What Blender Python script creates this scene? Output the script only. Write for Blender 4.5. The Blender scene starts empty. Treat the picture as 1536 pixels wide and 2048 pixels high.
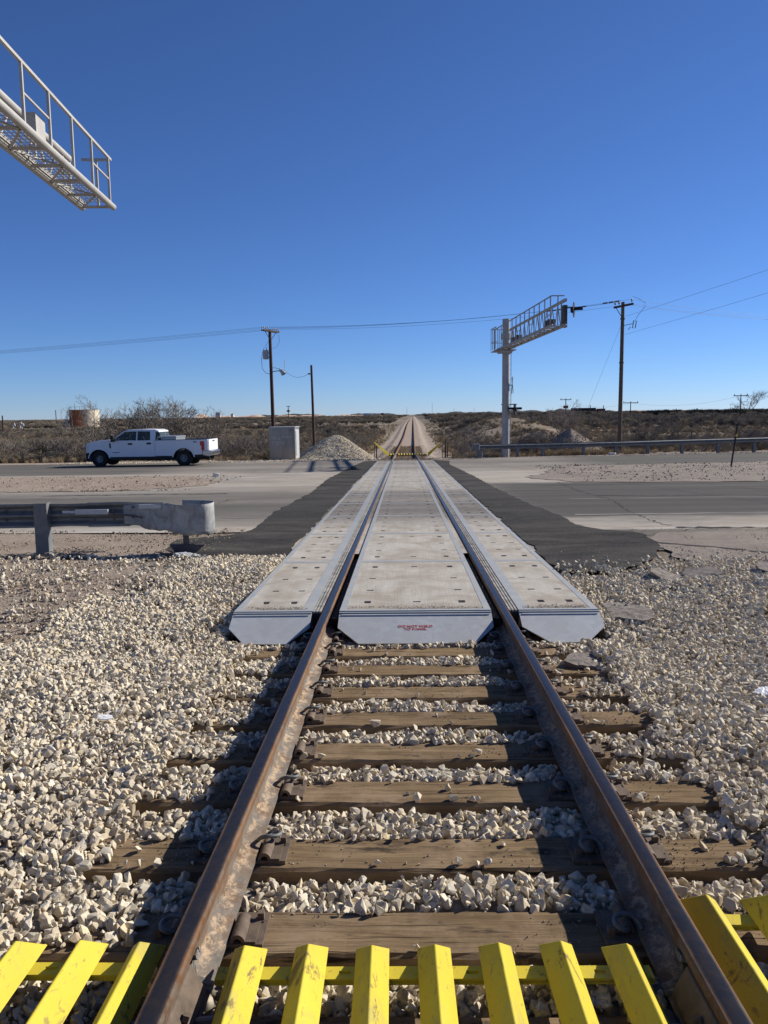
import bpy, bmesh, math, random
import numpy as np
from mathutils import Vector, Matrix, noise as mnoise

S = 0.0235                      # the line falls gently away from the viewer
scn = bpy.context.scene
COL = scn.collection

# ------------------------------------------------------------------ camera
yaw, pitch, roll = math.radians(1.5), math.radians(6.99), math.radians(0.8)
cam_d = bpy.data.cameras.new("camera")
cam = bpy.data.objects.new("camera", cam_d)
COL.objects.link(cam)
fw = Vector((-math.sin(yaw) * math.cos(pitch), math.cos(yaw) * math.cos(pitch), -math.sin(pitch)))
r0 = Vector((math.cos(yaw), math.sin(yaw), 0.0))
u0 = r0.cross(fw)
rt = r0 * math.cos(roll) - u0 * math.sin(roll)
up = u0 * math.cos(roll) + r0 * math.sin(roll)
M = Matrix.Identity(4)
for i in range(3):
    M[i][0] = rt[i]; M[i][1] = up[i]; M[i][2] = -fw[i]
M[0][3], M[1][3], M[2][3] = -0.08, 0.0, 1.487
cam.matrix_world = M
cam_d.sensor_width = 36
cam_d.lens = 1580 / 2048 * 36
cam_d.clip_start = 0.05
cam_d.clip_end = 40000
scn.camera = cam

# ------------------------------------------------------------------ light
SUN_EL = math.radians(29.5)
SUN_AZ = math.radians(30)       # from +X towards +Y
sd = Vector((math.cos(SUN_EL) * math.cos(SUN_AZ), math.cos(SUN_EL) * math.sin(SUN_AZ), math.sin(SUN_EL)))
world = bpy.data.worlds.new("World")
scn.world = world
world.use_nodes = True
wn = world.node_tree.nodes; wl = world.node_tree.links
bg = wn["Background"]
sky = wn.new("ShaderNodeTexSky")
sky.sky_type = 'NISHITA'
sky.sun_disc = False
sky.sun_elevation = SUN_EL
sky.sun_rotation = math.atan2(sd.x, sd.y)
sky.altitude = 0
sky.air_density = 0.72
sky.dust_density = 0.0
sky.ozone_density = 10.0
bg.inputs['Strength'].default_value = 0.081
wb = wn.new("ShaderNodeMix"); wb.data_type = 'RGBA'; wb.blend_type = 'MULTIPLY'     # even colour balance of the whole sky
wb.inputs[0].default_value = 1.0; wb.inputs[7].default_value = (1.0, 0.95, 1.03, 1)
wl.new(sky.outputs[0], wb.inputs[6]); wl.new(wb.outputs[2], bg.inputs[0])
sun_d = bpy.data.lights.new("sun", 'SUN')
sun_d.energy = 5.0
sun_d.angle = math.radians(0.53)
sun_d.color = (1.0, 0.94, 0.84)
sun = bpy.data.objects.new("sun", sun_d)
sun.rotation_euler = sd.to_track_quat('Z', 'Y').to_euler()
COL.objects.link(sun)
vs = scn.view_settings
vs.view_transform = 'Standard'; vs.look = 'None'; vs.gamma = 1; vs.exposure = 0.40
vs.use_curve_mapping = False

# ------------------------------------------------------------------ materials
class NT:
    def __init__(s, name, rough=0.8, metal=0.0, spec=0.3):
        s.m = bpy.data.materials.new(name); s.m.use_nodes = True
        s.t = s.m.node_tree; s.n = s.t.nodes; s.l = s.t.links
        s.b = s.n['Principled BSDF']
        s.b.inputs['Roughness'].default_value = rough
        s.b.inputs['Metallic'].default_value = metal
        s.b.inputs['Specular IOR Level'].default_value = spec
        s.pos = s.n.new('ShaderNodeNewGeometry').outputs['Position']
    def set(s, sock, v):
        if isinstance(v, bpy.types.NodeSocket): s.l.new(v, sock)
        elif hasattr(sock, 'default_value'):
            if isinstance(v, (tuple, list)) and len(v) == 3 and sock.type == 'RGBA': v = (*v, 1)
            sock.default_value = v
    def map(s, scale=(1, 1, 1), loc=(0, 0, 0), src=None):
        n = s.n.new('ShaderNodeMapping'); s.l.new(src or s.pos, n.inputs[0])
        n.inputs['Scale'].default_value = scale; n.inputs['Location'].default_value = loc
        return n.outputs[0]
    def obj(s): return s.n.new('ShaderNodeTexCoord').outputs['Object']
    def noise(s, sc, vec=None, det=6, rough=.6, dist=0, out=0):
        n = s.n.new('ShaderNodeTexNoise'); s.l.new(vec or s.pos, n.inputs['Vector'])
        n.inputs['Scale'].default_value = sc; n.inputs['Detail'].default_value = det
        n.inputs['Roughness'].default_value = rough; n.inputs['Distortion'].default_value = dist
        return n.outputs[out]
    def voro(s, sc, vec=None, feat='F1', out='Distance'):
        n = s.n.new('ShaderNodeTexVoronoi'); s.l.new(vec or s.pos, n.inputs['Vector'])
        n.feature = feat; n.inputs['Scale'].default_value = sc
        return n.outputs[out]
    def ramp(s, f, stops, interp='LINEAR'):
        n = s.n.new('ShaderNodeValToRGB'); s.set(n.inputs[0], f); cr = n.color_ramp
        cr.interpolation = interp
        cv = lambda c: (c, c, c, 1) if isinstance(c, (int, float)) else (*c, 1)
        cr.elements[0].position = stops[0][0]; cr.elements[0].color = cv(stops[0][1])
        cr.elements[1].position = stops[-1][0]; cr.elements[1].color = cv(stops[-1][1])
        for p, c in stops[1:-1]:
            e = cr.elements.new(p); e.color = cv(c)
        return n.outputs[0]
    def mix(s, f, a, b, mode='MIX'):
        n = s.n.new('ShaderNodeMix'); n.data_type = 'RGBA'; n.blend_type = mode
        s.set(n.inputs[0], f); s.set(n.inputs[6], a); s.set(n.inputs[7], b)
        return n.outputs[2]
    def math(s, op, a, b=0.0, clamp=False):
        n = s.n.new('ShaderNodeMath'); n.operation = op; n.use_clamp = clamp
        s.set(n.inputs[0], a); s.set(n.inputs[1], b)
        return n.outputs[0]
    def sep(s, v=None):
        n = s.n.new('ShaderNodeSeparateXYZ'); s.l.new(v or s.pos, n.inputs[0]); return n.outputs
    def rand(s): return s.n.new('ShaderNodeObjectInfo').outputs['Random']
    def island(s): return s.n.new('ShaderNodeNewGeometry').outputs['Random Per Island']
    def bump(s, h, strength=.5, dist=.01, nrm=None):
        n = s.n.new('ShaderNodeBump'); s.set(n.inputs['Height'], h)
        n.inputs['Strength'].default_value = strength; n.inputs['Distance'].default_value = dist
        if nrm: s.l.new(nrm, n.inputs['Normal'])
        return n.outputs[0]
    def done(s, col, bump=None, rough=None, metal=None):
        s.set(s.b.inputs['Base Color'], col)
        if bump: s.l.new(bump, s.b.inputs['Normal'])
        if rough is not None: s.set(s.b.inputs['Roughness'], rough)
        if metal is not None: s.set(s.b.inputs['Metallic'], metal)
        return s.m

MT = {}
def simple(name, col, rough=.6, metal=0., var=.15, sc=8, bump=.2, bd=.003, spec=.3):
    t = NT(name, rough, metal, spec)
    n = t.noise(sc)
    c = t.mix(t.ramp(n, [(.3, 0.), (.7, 1.)]), tuple(x * (1 - var) for x in col), tuple(min(1, x * (1 + var)) for x in col))
    MT[name] = t.done(c, t.bump(t.noise(sc * 12), bump, bd) if bump else None)
    return MT[name]

def m_stone(name, a, b, c, dust):
    t = NT(name, .92, 0, .03)
    r = t.rand()
    base = t.ramp(r, [(0, a), (.22, c), (.36, b), (.5, (a[0] * .98, a[1] * .93, a[2] * .80)), (.62, c), (.72, tuple(x * .78 for x in b)), (.8, a), (.9, dust), (.96, c), (1, tuple(x * .55 for x in a))])
    n = t.noise(55, t.map((1, 1, 1), (3, 1, 2)), 8, .7)
    base = t.mix(t.ramp(n, [(.42, .0), (.68, .45)]), base, tuple(x * .8 for x in dust))
    n2 = t.noise(20, t.obj(), 4)
    base = t.mix(t.ramp(n2, [(.45, 0.), (.75, .35)]), base, tuple(x * .72 for x in a))
    pl_ = t.noise(1.1, None, 6, .65)
    base = t.mix(t.ramp(pl_, [(.50, 0.), (.68, .5)]), base, tuple(x * .75 for x in dust))
    px_ = t.math('ABSOLUTE', t.math('SUBTRACT', t.math('ABSOLUTE', t.sep()[0]), .75))
    near = t.math('MULTIPLY', t.ramp(px_, [(.06, 1.), (.24, 0.)]), t.ramp(t.noise(5., None, 5, .7), [(.42, 0.), (.62, .65)]))
    base = t.mix(near, base, (.16, .10, .06))
    MT[name] = t.done(base, t.bump(t.noise(90, None, 6, .7), .55, .006))
m_stone('limestone', (.70, .62, .47), (.59, .52, .405), (.72, .66, .54), (.52, .41, .28))
m_stone('dull_stone', (.34, .29, .23), (.26, .22, .18), (.40, .35, .28), (.30, .22, .16))
m_stone('dark_chip', (.10, .095, .09), (.07, .07, .07), (.16, .14, .12), (.2, .17, .14))

def m_gravel_base(name, lo, hi, sc=26):
    t = NT(name, .95, 0, .03)
    v = t.voro(sc)
    vc = t.voro(sc, None, 'F1', 'Color')
    c = t.mix(t.sep(vc)[0], lo, hi)
    c = t.mix(t.ramp(v, [(.35, 0.), (.75, .8)]), c, tuple(x * .45 for x in lo))
    MT[name] = t.done(c, t.bump(t.ramp(v, [(0, 1.), (.8, 0.)]), .9, .02))
m_gravel_base('ballast_bed', (.36, .31, .235), (.56, .50, .40))

def m_dirt(name, a, b, c, scale=1.0, peb=True):
    t = NT(name, .95, 0, .03)
    n1 = t.noise(.7 * scale, None, 8, .62, .5)
    n2 = t.noise(6 * scale, None, 8, .7)
    col = t.mix(t.ramp(n1, [(.35, 0.), (.65, 1.)]), a, b)
    col = t.mix(t.ramp(n2, [(.45, 0.), (.72, .8)]), col, c)
    if peb:
        v = t.voro(34, t.map((1, 1, 1)))
        m = t.math('MULTIPLY', t.ramp(v, [(.16, 1.), (.26, 0.)]), t.ramp(t.noise(3), [(.45, 0.), (.6, 1.)]))
        col = t.mix(m, col, (.46, .41, .34))
    h = t.math('ADD', t.noise(14, None, 10, .75), t.math('MULTIPLY', t.noise(60, None, 4, .7), .5))
    MT[name] = t.done(col, t.bump(h, .9, .03))
m_dirt('shoulder_dirt', (.32, .255, .20), (.40, .33, .265), (.24, .19, .15))
m_dirt('pink_dirt', (.27, .23, .195), (.34, .29, .25), (.20, .17, .145))

def grime(t):
    """dark rubber and oil worn along the wheel paths of both carriageways"""
    x, y, z = t.sep()
    wob = t.math('MULTIPLY', t.math('SUBTRACT', t.noise(.5, t.map((.25, 1, 1)), 4), .5), 2.2)
    yy = t.math('ADD', y, wob)
    f = t.math('DIVIDE', yy, 60.0)
    bands = t.ramp(f, [(12.3 / 60, 0.), (14.4 / 60, .75), (16.6 / 60, 1.), (17.6 / 60, .6), (19.6 / 60, .85), (21.8 / 60, .15), (25 / 60, .1),
                       (31 / 60, .12), (34.5 / 60, .6), (37 / 60, .3), (40.5 / 60, .75), (43 / 60, .45)])
    st = t.noise(1.0, t.map((.10, 1.0, 1)), 10, .68, .6)
    st = t.ramp(st, [(.28, .55), (.54, 1.)])
    return t.math('MULTIPLY', bands, st, True)

# old pale pavement
t = NT('worn_pavement', 1.0, 0, .03)
g = grime(t)
st = t.noise(1.0, t.map((.11, 1.25, 1), (3, 7, 0)), 11, .70, .5)
bl = t.noise(.45, None, 8, .6, .8)
col = t.mix(t.ramp(st, [(.3, 0.), (.7, 1.)]), (.32, .29, .25), (.58, .535, .465))
col = t.mix(t.ramp(bl, [(.42, 0.), (.62, .7)]), col, (.42, .355, .285))
bl2 = t.noise(.22, t.map((.6, 1, 1), (4, 4, 0)), 10, .72, 1.2)
col = t.mix(t.ramp(bl2, [(.50, 0.), (.60, .55)]), col, (.235, .215, .19))
fine = t.noise(3.0, t.map((.5, 1.4, 1), (2, 4, 0)), 10, .78, .3)
col = t.mix(t.ramp(fine, [(.46, 0.), (.66, .5)]), col, (.25, .22, .19))
x, y, z = t.sep()
yw = t.math('ADD', y, t.math('MULTIPLY', t.math('SUBTRACT', t.noise(.8, t.map((.5, 1, 1)), 8, .7), .5), 1.6))
lane = t.math('MULTIPLY', t.ramp(t.math('DIVIDE', yw, 60.), [(13.9 / 60, 0.), (14.2 / 60, 1.), (23.0 / 60, 1.), (24.2 / 60, 0.)]),
              t.ramp(t.math('MULTIPLY', t.math('ADD', x, t.math('MULTIPLY', t.noise(.5, None, 8, .7), 1.6)), .1), [(.20, .25), (.36, 1.)]))
lane2 = t.ramp(t.math('MULTIPLY', x, -.1), [(.28, 0.), (.6, .65)])
lane3 = t.math('MULTIPLY', t.ramp(t.math('DIVIDE', y, 60.), [(13.6 / 60, 0.), (14.3 / 60, 1.), (19.0 / 60, 1.), (20.2 / 60, 0.)]), lane2)
far = t.math('MULTIPLY', t.ramp(t.math('DIVIDE', y, 60.), [(31 / 60, 0.), (32 / 60, .85), (46 / 60, .85)]),
             t.ramp(t.math('ABSOLUTE', t.math('MULTIPLY', t.math('ADD', x, 1.0), .05)), [(.40, .25), (.55, 1.)]))
asph = t.mix(t.ramp(st, [(.32, 0.), (.68, 1.)]), (.055, .054, .053), (.17, .158, .142))
col = t.mix(t.math('MAXIMUM', lane, t.math('MAXIMUM', lane3, far)), col, asph)
col = t.mix(t.math('MULTIPLY', g, .85), col, (.095, .09, .085))
sp = t.noise(120, None, 3, .7)
col = t.mix(t.ramp(sp, [(.5, 0.), (.75, .35)]), col, (.2, .18, .155))
MT['worn_pavement'] = t.done(col, t.bump(t.math('ADD', sp, t.noise(9, None, 6)), .35, .008))

t = NT('new_asphalt', 1.0, 0, .03)
g = grime(t)
dust = t.noise(1.0, t.map((.45, .9, 1), (1, 3, 0)), 12, .72, .5)
col = t.mix(t.ramp(dust, [(.42, 0.), (.66, .75)]), (.032, .031, .031), (.12, .11, .097))
col = t.mix(t.math('MULTIPLY', g, .5), col, (.045, .045, .045))
sp = t.noise(38, None, 6, .85)
col = t.mix(t.ramp(sp, [(.50, 0.), (.66, .6)]), col, (.17, .158, .14))
MT['new_asphalt'] = t.done(col, t.bump(sp, .5, .008))

t = NT('panel_concrete', .85, 0, .03)
g = grime(t)
n = t.noise(1.0, t.map((9, .9, 1)), 8, .7)
n2 = t.noise(2.3, None, 8, .65, .4)
col = t.mix(t.ramp(n, [(.3, 0.), (.7, 1.)]), (.39, .36, .31), (.52, .49, .435))
col = t.mix(t.ramp(n2, [(.42, 0.), (.62, .75)]), col, (.32, .275, .22))
col = t.mix(t.math('MULTIPLY', g, .95), col, (.13, .12, .115))
x, y, z = t.sep()
edge = t.ramp(t.math('ADD', t.math('DIVIDE', y, 10.), t.math('MULTIPLY', t.noise(4.), .04)), [(.672, 1.), (.690, 0.)])
grit = t.ramp(t.noise(60, None, 4, .8), [(.36, 0.), (.52, 1.)])
col = t.mix(t.math('MULTIPLY', edge, grit), col, (.20, .17, .135))
MT['panel_concrete'] = t.done(col, t.bump(t.math('ADD', t.noise(70, None, 5, .7), t.noise(1.0, t.map((120, 2, 1)), 2)), .3, .006))

t = NT('galvanised', .6, .08, .35)
n = t.voro(16, None, 'F1', 'Color'); n = t.sep(n)[0]
n2 = t.noise(3, None, 6)
col = t.mix(n, (.40, .42, .43), (.46, .48, .49))
col = t.mix(t.ramp(n2, [(.45, 0.), (.7, .5)]), col, (.40, .385, .36))
MT['galvanised'] = t.done(col, t.bump(t.noise(20), .15, .004))

t = NT('panel_steel', .65, .05, .3)
g = grime(t)
n2 = t.noise(5, None, 7, .65)
col = t.mix(t.ramp(n2, [(.4, 0.), (.65, 1.)]), (.32, .335, .345), (.38, .38, .36))
col = t.mix(t.math('MULTIPLY', g, .4), col, (.2, .2, .2))
MT['panel_steel'] = t.done(col, t.bump(t.noise(30), .2, .004))

t = NT('guardrail_steel', .62, .25, .4)
n2 = t.noise(4, None, 8, .65, .6); n3 = t.noise(22, None, 6)
col = t.mix(t.ramp(n2, [(.35, 0.), (.65, 1.)]), (.13, .14, .145), (.22, .225, .225))
col = t.mix(t.ramp(n3, [(.55, 0.), (.75, .5)]), col, (.17, .15, .12))
MT['guardrail_steel'] = t.done(col, t.bump(n2, .3, .01))

# rail: rusty sides, polished running band
t = NT('rail_steel', .75, .0, .14)
geo = t.n.new('ShaderNodeNewGeometry')
nz = t.sep(geo.outputs['Normal'])[2]
n1 = t.noise(4, t.map((3, .5, 3)), 8, .7, .5); n2 = t.noise(26, None, 7, .7)
rust = t.mix(t.ramp(n1, [(.35, 0.), (.65, 1.)]), (.085, .046, .024), (.26, .125, .05))
rust = t.mix(t.ramp(n2, [(.42, 0.), (.62, .75)]), rust, (.15, .125, .10))
x, y, z = t.sep()
zz = t.math('ADD', z, t.math('MULTIPLY', y, S))        # height above the rail top
low = t.ramp(t.math('MULTIPLY', t.math('ADD', zz, .2), 5.), [(.1, 1.), (.42, 1.), (.62, 0.)])
crust = t.mix(t.ramp(t.noise(1., t.map((30, 9, 42)), 9, .75, .5), [(.36, 0.), (.64, 1.)]), (.125, .13, .128), (.25, .21, .165))
crust = t.mix(t.ramp(t.noise(7, None, 8, .7), [(.46, 0.), (.60, .8)]), crust, (.14, .085, .05))
seam = t.ramp(t.math('ADD', t.math('MULTIPLY', t.math('ADD', zz, .2), 5.), t.math('MULTIPLY', t.math('SUBTRACT', t.noise(24, None, 6, .7), .5), .35)), [(.22, 0.), (.27, 1.), (.29, 1.), (.34, 0.)])
seam = t.math('MULTIPLY', seam, t.ramp(t.noise(1., t.map((20, 14, 20)), 5, .8), [(.44, 0.), (.56, 1.)]))
crust = t.mix(t.math('MULTIPLY', seam, .85), crust, (.55, .41, .27))
col = t.mix(t.math('MULTIPLY', low, .85), rust, crust)
dx = t.math('ABSOLUTE', t.math('SUBTRACT', t.math('ABSOLUTE', x), .7525))
band = t.math('MULTIPLY', t.ramp(nz, [(.90, 0.), (.97, 1.)]),
              t.ramp(t.math('ADD', dx, t.math('MULTIPLY', t.math('SUBTRACT', n1, .5), .012)), [(.022, 1.), (.031, 0.)]))
band = t.math('MULTIPLY', band, t.ramp(zz, [(0.0, 0.), (.001, 1.)]) if False else 1.0)
pol = t.mix(t.ramp(n2, [(.4, 0.), (.7, .6)]), (.017, .018, .023), (.042, .029, .021))
col = t.mix(band, col, pol)
rgh = t.mix(band, (.85, .85, .85), (.28, .28, .28))
mtl = t.mix(band, (0, 0, 0), (.0, .0, .0))
MT['rail_steel'] = t.done(col, t.bump(t.noise(40, None, 6), .25, .004), rgh, mtl)

t = NT('tie_wood', .9, 0, .03)
x, y, z = t.sep()
gr = t.noise(1., t.map((1.6, 26, 8)), 8, .7, .6); bl = t.noise(3.2, None, 8, .65, .3)
col = t.mix(t.ramp(gr, [(.3, 0.), (.72, 1.)]), (.11, .072, .040), (.33, .235, .135))
col = t.mix(t.ramp(bl, [(.48, 0.), (.66, .8)]), col, (.36, .26, .17))
tone = t.rand()
col = t.mix(t.math('MULTIPLY', tone, .25), col, (.09, .065, .045))
dk = t.ramp(t.noise(5, t.map((.7, 2, 1), (9, 2, 1)), 6, .7), [(.57, 0.), (.66, .85)])
col = t.mix(dk, col, (.045, .036, .03))
crack = t.ramp(t.noise(1., t.map((1.3, 60, 10), (4, 0, 0)), 4, .6, .8), [(.30, 1.), (.36, 0.)])
col = t.mix(crack, col, (.03, .022, .016))
MT['tie_wood'] = t.done(col, t.bump(t.math('SUBTRACT', gr, t.math('MULTIPLY', crack, .5)), .8, .01))

simple('tie_plate_steel', (.13, .095, .068), .75, 0, .35, 18, .5)
simple('clip_steel', (.15, .155, .15), .6, .1, .2, 30, .2)
simple('weld_crust', (.30, .28, .25), .9, 0, .6, 40, 1.0, .01)

t = NT('yellow_paint', .6, 0, .2)
n = t.noise(7, t.map((1, .5, 1)), 8, .7, .8)
col = t.mix(t.ramp(t.noise(2.), [(.35, 0.), (.7, 1.)]), (.54, .43, .035), (.63, .515, .05))
col = t.mix(t.ramp(n, [(.54, 0.), (.66, .6)]), col, (.36, .31, .11))
s2 = t.noise(26, t.map((1, .35, 1), (5, 5, 5)), 6, .7, 1.2)
col = t.mix(t.ramp(s2, [(.60, 0.), (.66, .7)]), col, (.20, .17, .07))
scr = t.noise(11, t.map((2.0, .45, 1), (2, 9, 5)), 3, .5, 3.0)
col = t.mix(t.ramp(scr, [(.700, 0.), (.712, .7), (.724, 0.)]), col, (.10, .08, .03))
ed = t.noise(3.5, t.map((1.5, .8, 1.5), (7, 1, 3)), 9, .75, .6)
col = t.mix(t.ramp(ed, [(.60, 0.), (.635, .85)]), col, (.15, .105, .05))
col = t.mix(t.ramp(t.noise(60, None, 4, .7), [(.60, 0.), (.70, .5)]), col, (.30, .25, .10))
MT['yellow_paint'] = t.done(col, t.bump(t.noise(50), .12, .003))
simple('black_paint', (.02, .02, .022), .5, 0, .2, 5, .1)
simple('white_paint', (.74, .75, .76), .35, 0, .03, 2, 0, spec=.5)
simple('truck_black', (.018, .018, .02), .55, 0, .2, 5, 0)
simple('tyre_rubber', (.022, .022, .023), .85, 0, .2, 10, .3)
simple('rim_metal', (.22, .23, .24), .45, .4, .15, 6, .1)
t = NT('weathered_zinc', .8, .1, .3)
n2 = t.noise(5, None, 8, .7, .8); n3 = t.noise(17, t.map((1, 1, .4)), 6, .7)
col = t.mix(t.ramp(n2, [(.38, 0.), (.62, 1.)]), (.22, .23, .235), (.37, .37, .36))
col = t.mix(t.ramp(n3, [(.52, 0.), (.66, .7)]), col, (.20, .175, .145))
MT['weathered_zinc'] = t.done(col, t.bump(n2, .4, .012))
simple('chrome', (.5, .51, .52), .2, .9, .05, 3, 0)
simple('toolbox_metal', (.36, .38, .39), .4, .6, .1, 3, .1)
simple('seat_cloth', (.18, .17, .16), .9, 0, .2, 6, 0)
simple('mast_grey', (.40, .385, .355), .55, .15, .12, 3, .12)
simple('mast_grey_shaded', (.36, .35, .33), .6, .1, .15, 3, .15)  # mast grey for the far gantry, darkened with its shade in the colour
simple('mast_side_dark', (.10, .10, .10), .6, .1, .2, 3, .12)
simple('pole_wood_dark', (.075, .043, .032), .9, 0, .35, 9, .6, .01)
simple('pole_wood', (.13, .10, .075), .9, 0, .45, 7, .8, .012)
simple('wire_black', (.09, .09, .10), .6, 0, 0, 3, 0)
simple('porcelain', (.30, .29, .27), .35, 0, .2, 9, 0)
simple('transformer_grey', (.38, .38, .37), .5, .1, .1, 4, .1)
simple('fibreglass_white', (.6, .62, .64), .6, 0, .05, 3, 0)
simple('steel_dark', (.10, .085, .08), .7, .1, .3, 7, .3)
simple('post_rust', (.07, .05, .04), .85, 0, .3, 9, .4)
simple('reflector', (.75, .48, .06), .4, 0, .05, 9, 0)
simple('asphalt_slab', (.25, .215, .185), .95, 0, .4, 14, 1.0, .01)
simple('concrete_chunk', (.34, .29, .235), .95, 0, .3, 16, 1.0, .01)
simple('white_shard', (.72, .72, .72), .5, 0, .05, 6, .1)
simple('white_rock', (.66, .62, .56), .9, 0, .15, 6, .6, .02)
simple('red_stencil', (.48, .15, .13), .8, 0, .25, 60, 0)
simple('decal_dark', (.05, .055, .07), .6, 0, .1, 9, 0)
simple('decal_pale', (.46, .46, .45), .7, 0, .3, 30, 0)
simple('rubber_strip', (.30, .285, .26), .85, 0, .45, 7, .5)
simple('rubber_black', (.028, .028, .028), .85, 0, .3, 7, .3)
simple('black_tank', (.03, .025, .025), .6, 0, .3, 1, 0)
simple('red_tank', (.12, .055, .045), .7, 0, .3, 1, 0)
simple('far_white', (.55, .54, .52), .7, 0, .1, .1, 0)
simple('far_dark', (.05, .045, .045), .8, 0, .2, .3, 0)
simple('lens_dark', (.05, .01, .01), .15, 0, .1, 3, 0, spec=.6)

t = NT('cabinet_metal', .42, .55, .5)
n = t.noise(1.2, t.map((2, 2, .35)), 6, .6)
z = t.sep()[2]
col = t.mix(t.ramp(n, [(.4, 0.), (.6, 1.)]), (.22, .208, .185), (.29, .275, .245))
dst = t.ramp(t.math('ADD', t.math('MULTIPLY', t.math('ADD', z, 1.25), .8), t.math('MULTIPLY', n, .3)), [(.2, .8), (.9, 0.)])
col = t.mix(dst, col, (.36, .30, .23))
MT['cabinet_metal'] = t.done(col, t.bump(t.noise(6), .1, .01))

t = NT('tank_rust', .8, 0, .2)
ob = t.obj()
n = t.noise(.45, t.map((1, 1, .35), (0, 0, 0), ob), 8, .7, 1.2)
x = t.sep(ob)[0]; zt_ = t.sep(ob)[2]
f = t.math('ADD', t.math('MULTIPLY', x, .10), t.math('SUBTRACT', n, .14))
col = t.ramp(f, [(.0, (.42, .30, .20)), (.14, (.24, .07, .03)), (.30, (.36, .12, .045)), (.45, (.42, .19, .08)), (.56, (.62, .56, .42)), (1, (.66, .62, .50))])
streak = t.noise(2.2, t.map((1, 1, .12), (0, 0, 0), ob), 5, .7)
col = t.mix(t.ramp(streak, [(.5, 0.), (.68, .6)]), col, (.45, .24, .10))
MT['tank_rust'] = t.done(col, t.bump(n, .3, .02))

t = NT('twig_bark', .95, 0, .1)
col = t.mix(t.rand(), (.17, .145, .12), (.27, .23, .195))
MT['twig_bark'] = t.done(col)
t = NT('scrub_twig', .95, 0, .1)
r = t.rand()
col = t.ramp(r, [(0, (.18, .15, .115)), (.4, (.26, .22, .165)), (.7, (.21, .18, .135)), (.86, (.32, .26, .18)), (1, (.40, .32, .21))])
MT['scrub_twig'] = t.done(col)
t = NT('dry_grass', .95, 0, .1)
col = t.mix(t.rand(), (.28, .205, .12), (.42, .33, .21))
MT['dry_grass'] = t.done(col)
t = NT('evergreen_scrub', .95, 0, .1)
col = t.mix(t.rand(), (.06, .06, .045), (.11, .10, .07))
MT['evergreen_scrub'] = t.done(col)

# open field: sand with scrub litter
t = NT('field_ground', .97, 0, .1)
n1 = t.noise(.05, t.map((.5, 1, 1)), 9, .66, .8)
n2 = t.noise(.6, None, 8, .7, .5)
n3 = t.noise(.004, t.map((.35, 1, 1)), 6, .6, .6)
x, y, z = t.sep()
sand = t.mix(t.ramp(n2, [(.35, 0.), (.65, 1.)]), (.27, .215, .16), (.36, .295, .225))
litter = t.mix(t.ramp(n2, [(.4, 0.), (.6, 1.)]), (.15, .125, .092), (.25, .20, .145))
col = t.mix(t.ramp(n1, [(.50, 0.), (.62, 1.)]), litter, sand)
farm = t.ramp(t.math('MULTIPLY', y, .001), [(.12, 0.), (.45, 1.)])
farc = t.ramp(n3, [(.40, (.14, .122, .105)), (.53, (.165, .14, .115)), (.58, (.33, .26, .20)), (.62, (.165, .14, .115))])
col = t.mix(t.math('MULTIPLY', farm, .8), col, farc)
MT['field_ground'] = t.done(col, t.bump(t.math('ADD', n2, t.noise(8, None, 6, .7)), .8, .06))

t = NT('spoil_sand', .95, 0, .1)
n = t.noise(.02, t.map((1, 1, 3)), 8, .7)
col = t.mix(t.ramp(n, [(.4, 0.), (.6, 1.)]), (.38, .24, .17), (.52, .40, .30))
MT['spoil_sand'] = t.done(col)
t = NT('track_gravel', .95, 0, .1)
n = t.noise(9, None, 8, .75); n1 = t.noise(.8, None, 6)
col = t.mix(t.ramp(n, [(.35, 0.), (.62, 1.)]), (.22, .185, .15), (.45, .375, .305))
col = t.mix(t.ramp(n1, [(.45, 0.), (.65, .5)]), col, (.33, .245, .185))
MT['track_gravel'] = t.done(col, t.bump(n, 1., .05))

t = NT('window_glass', .05, 0, .6)
t.b.inputs['Transmission Weight'].default_value = .85
t.b.inputs['IOR'].default_value = 1.1
MT['window_glass'] = t.done((.32, .38, .38))
t = NT('tail_lamp', .2, 0, .6); MT['tail_lamp'] = t.done((.45, .012, .02))
t = NT('head_lamp', .15, 0, .6); MT['head_lamp'] = t.done((.6, .62, .66))

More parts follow.
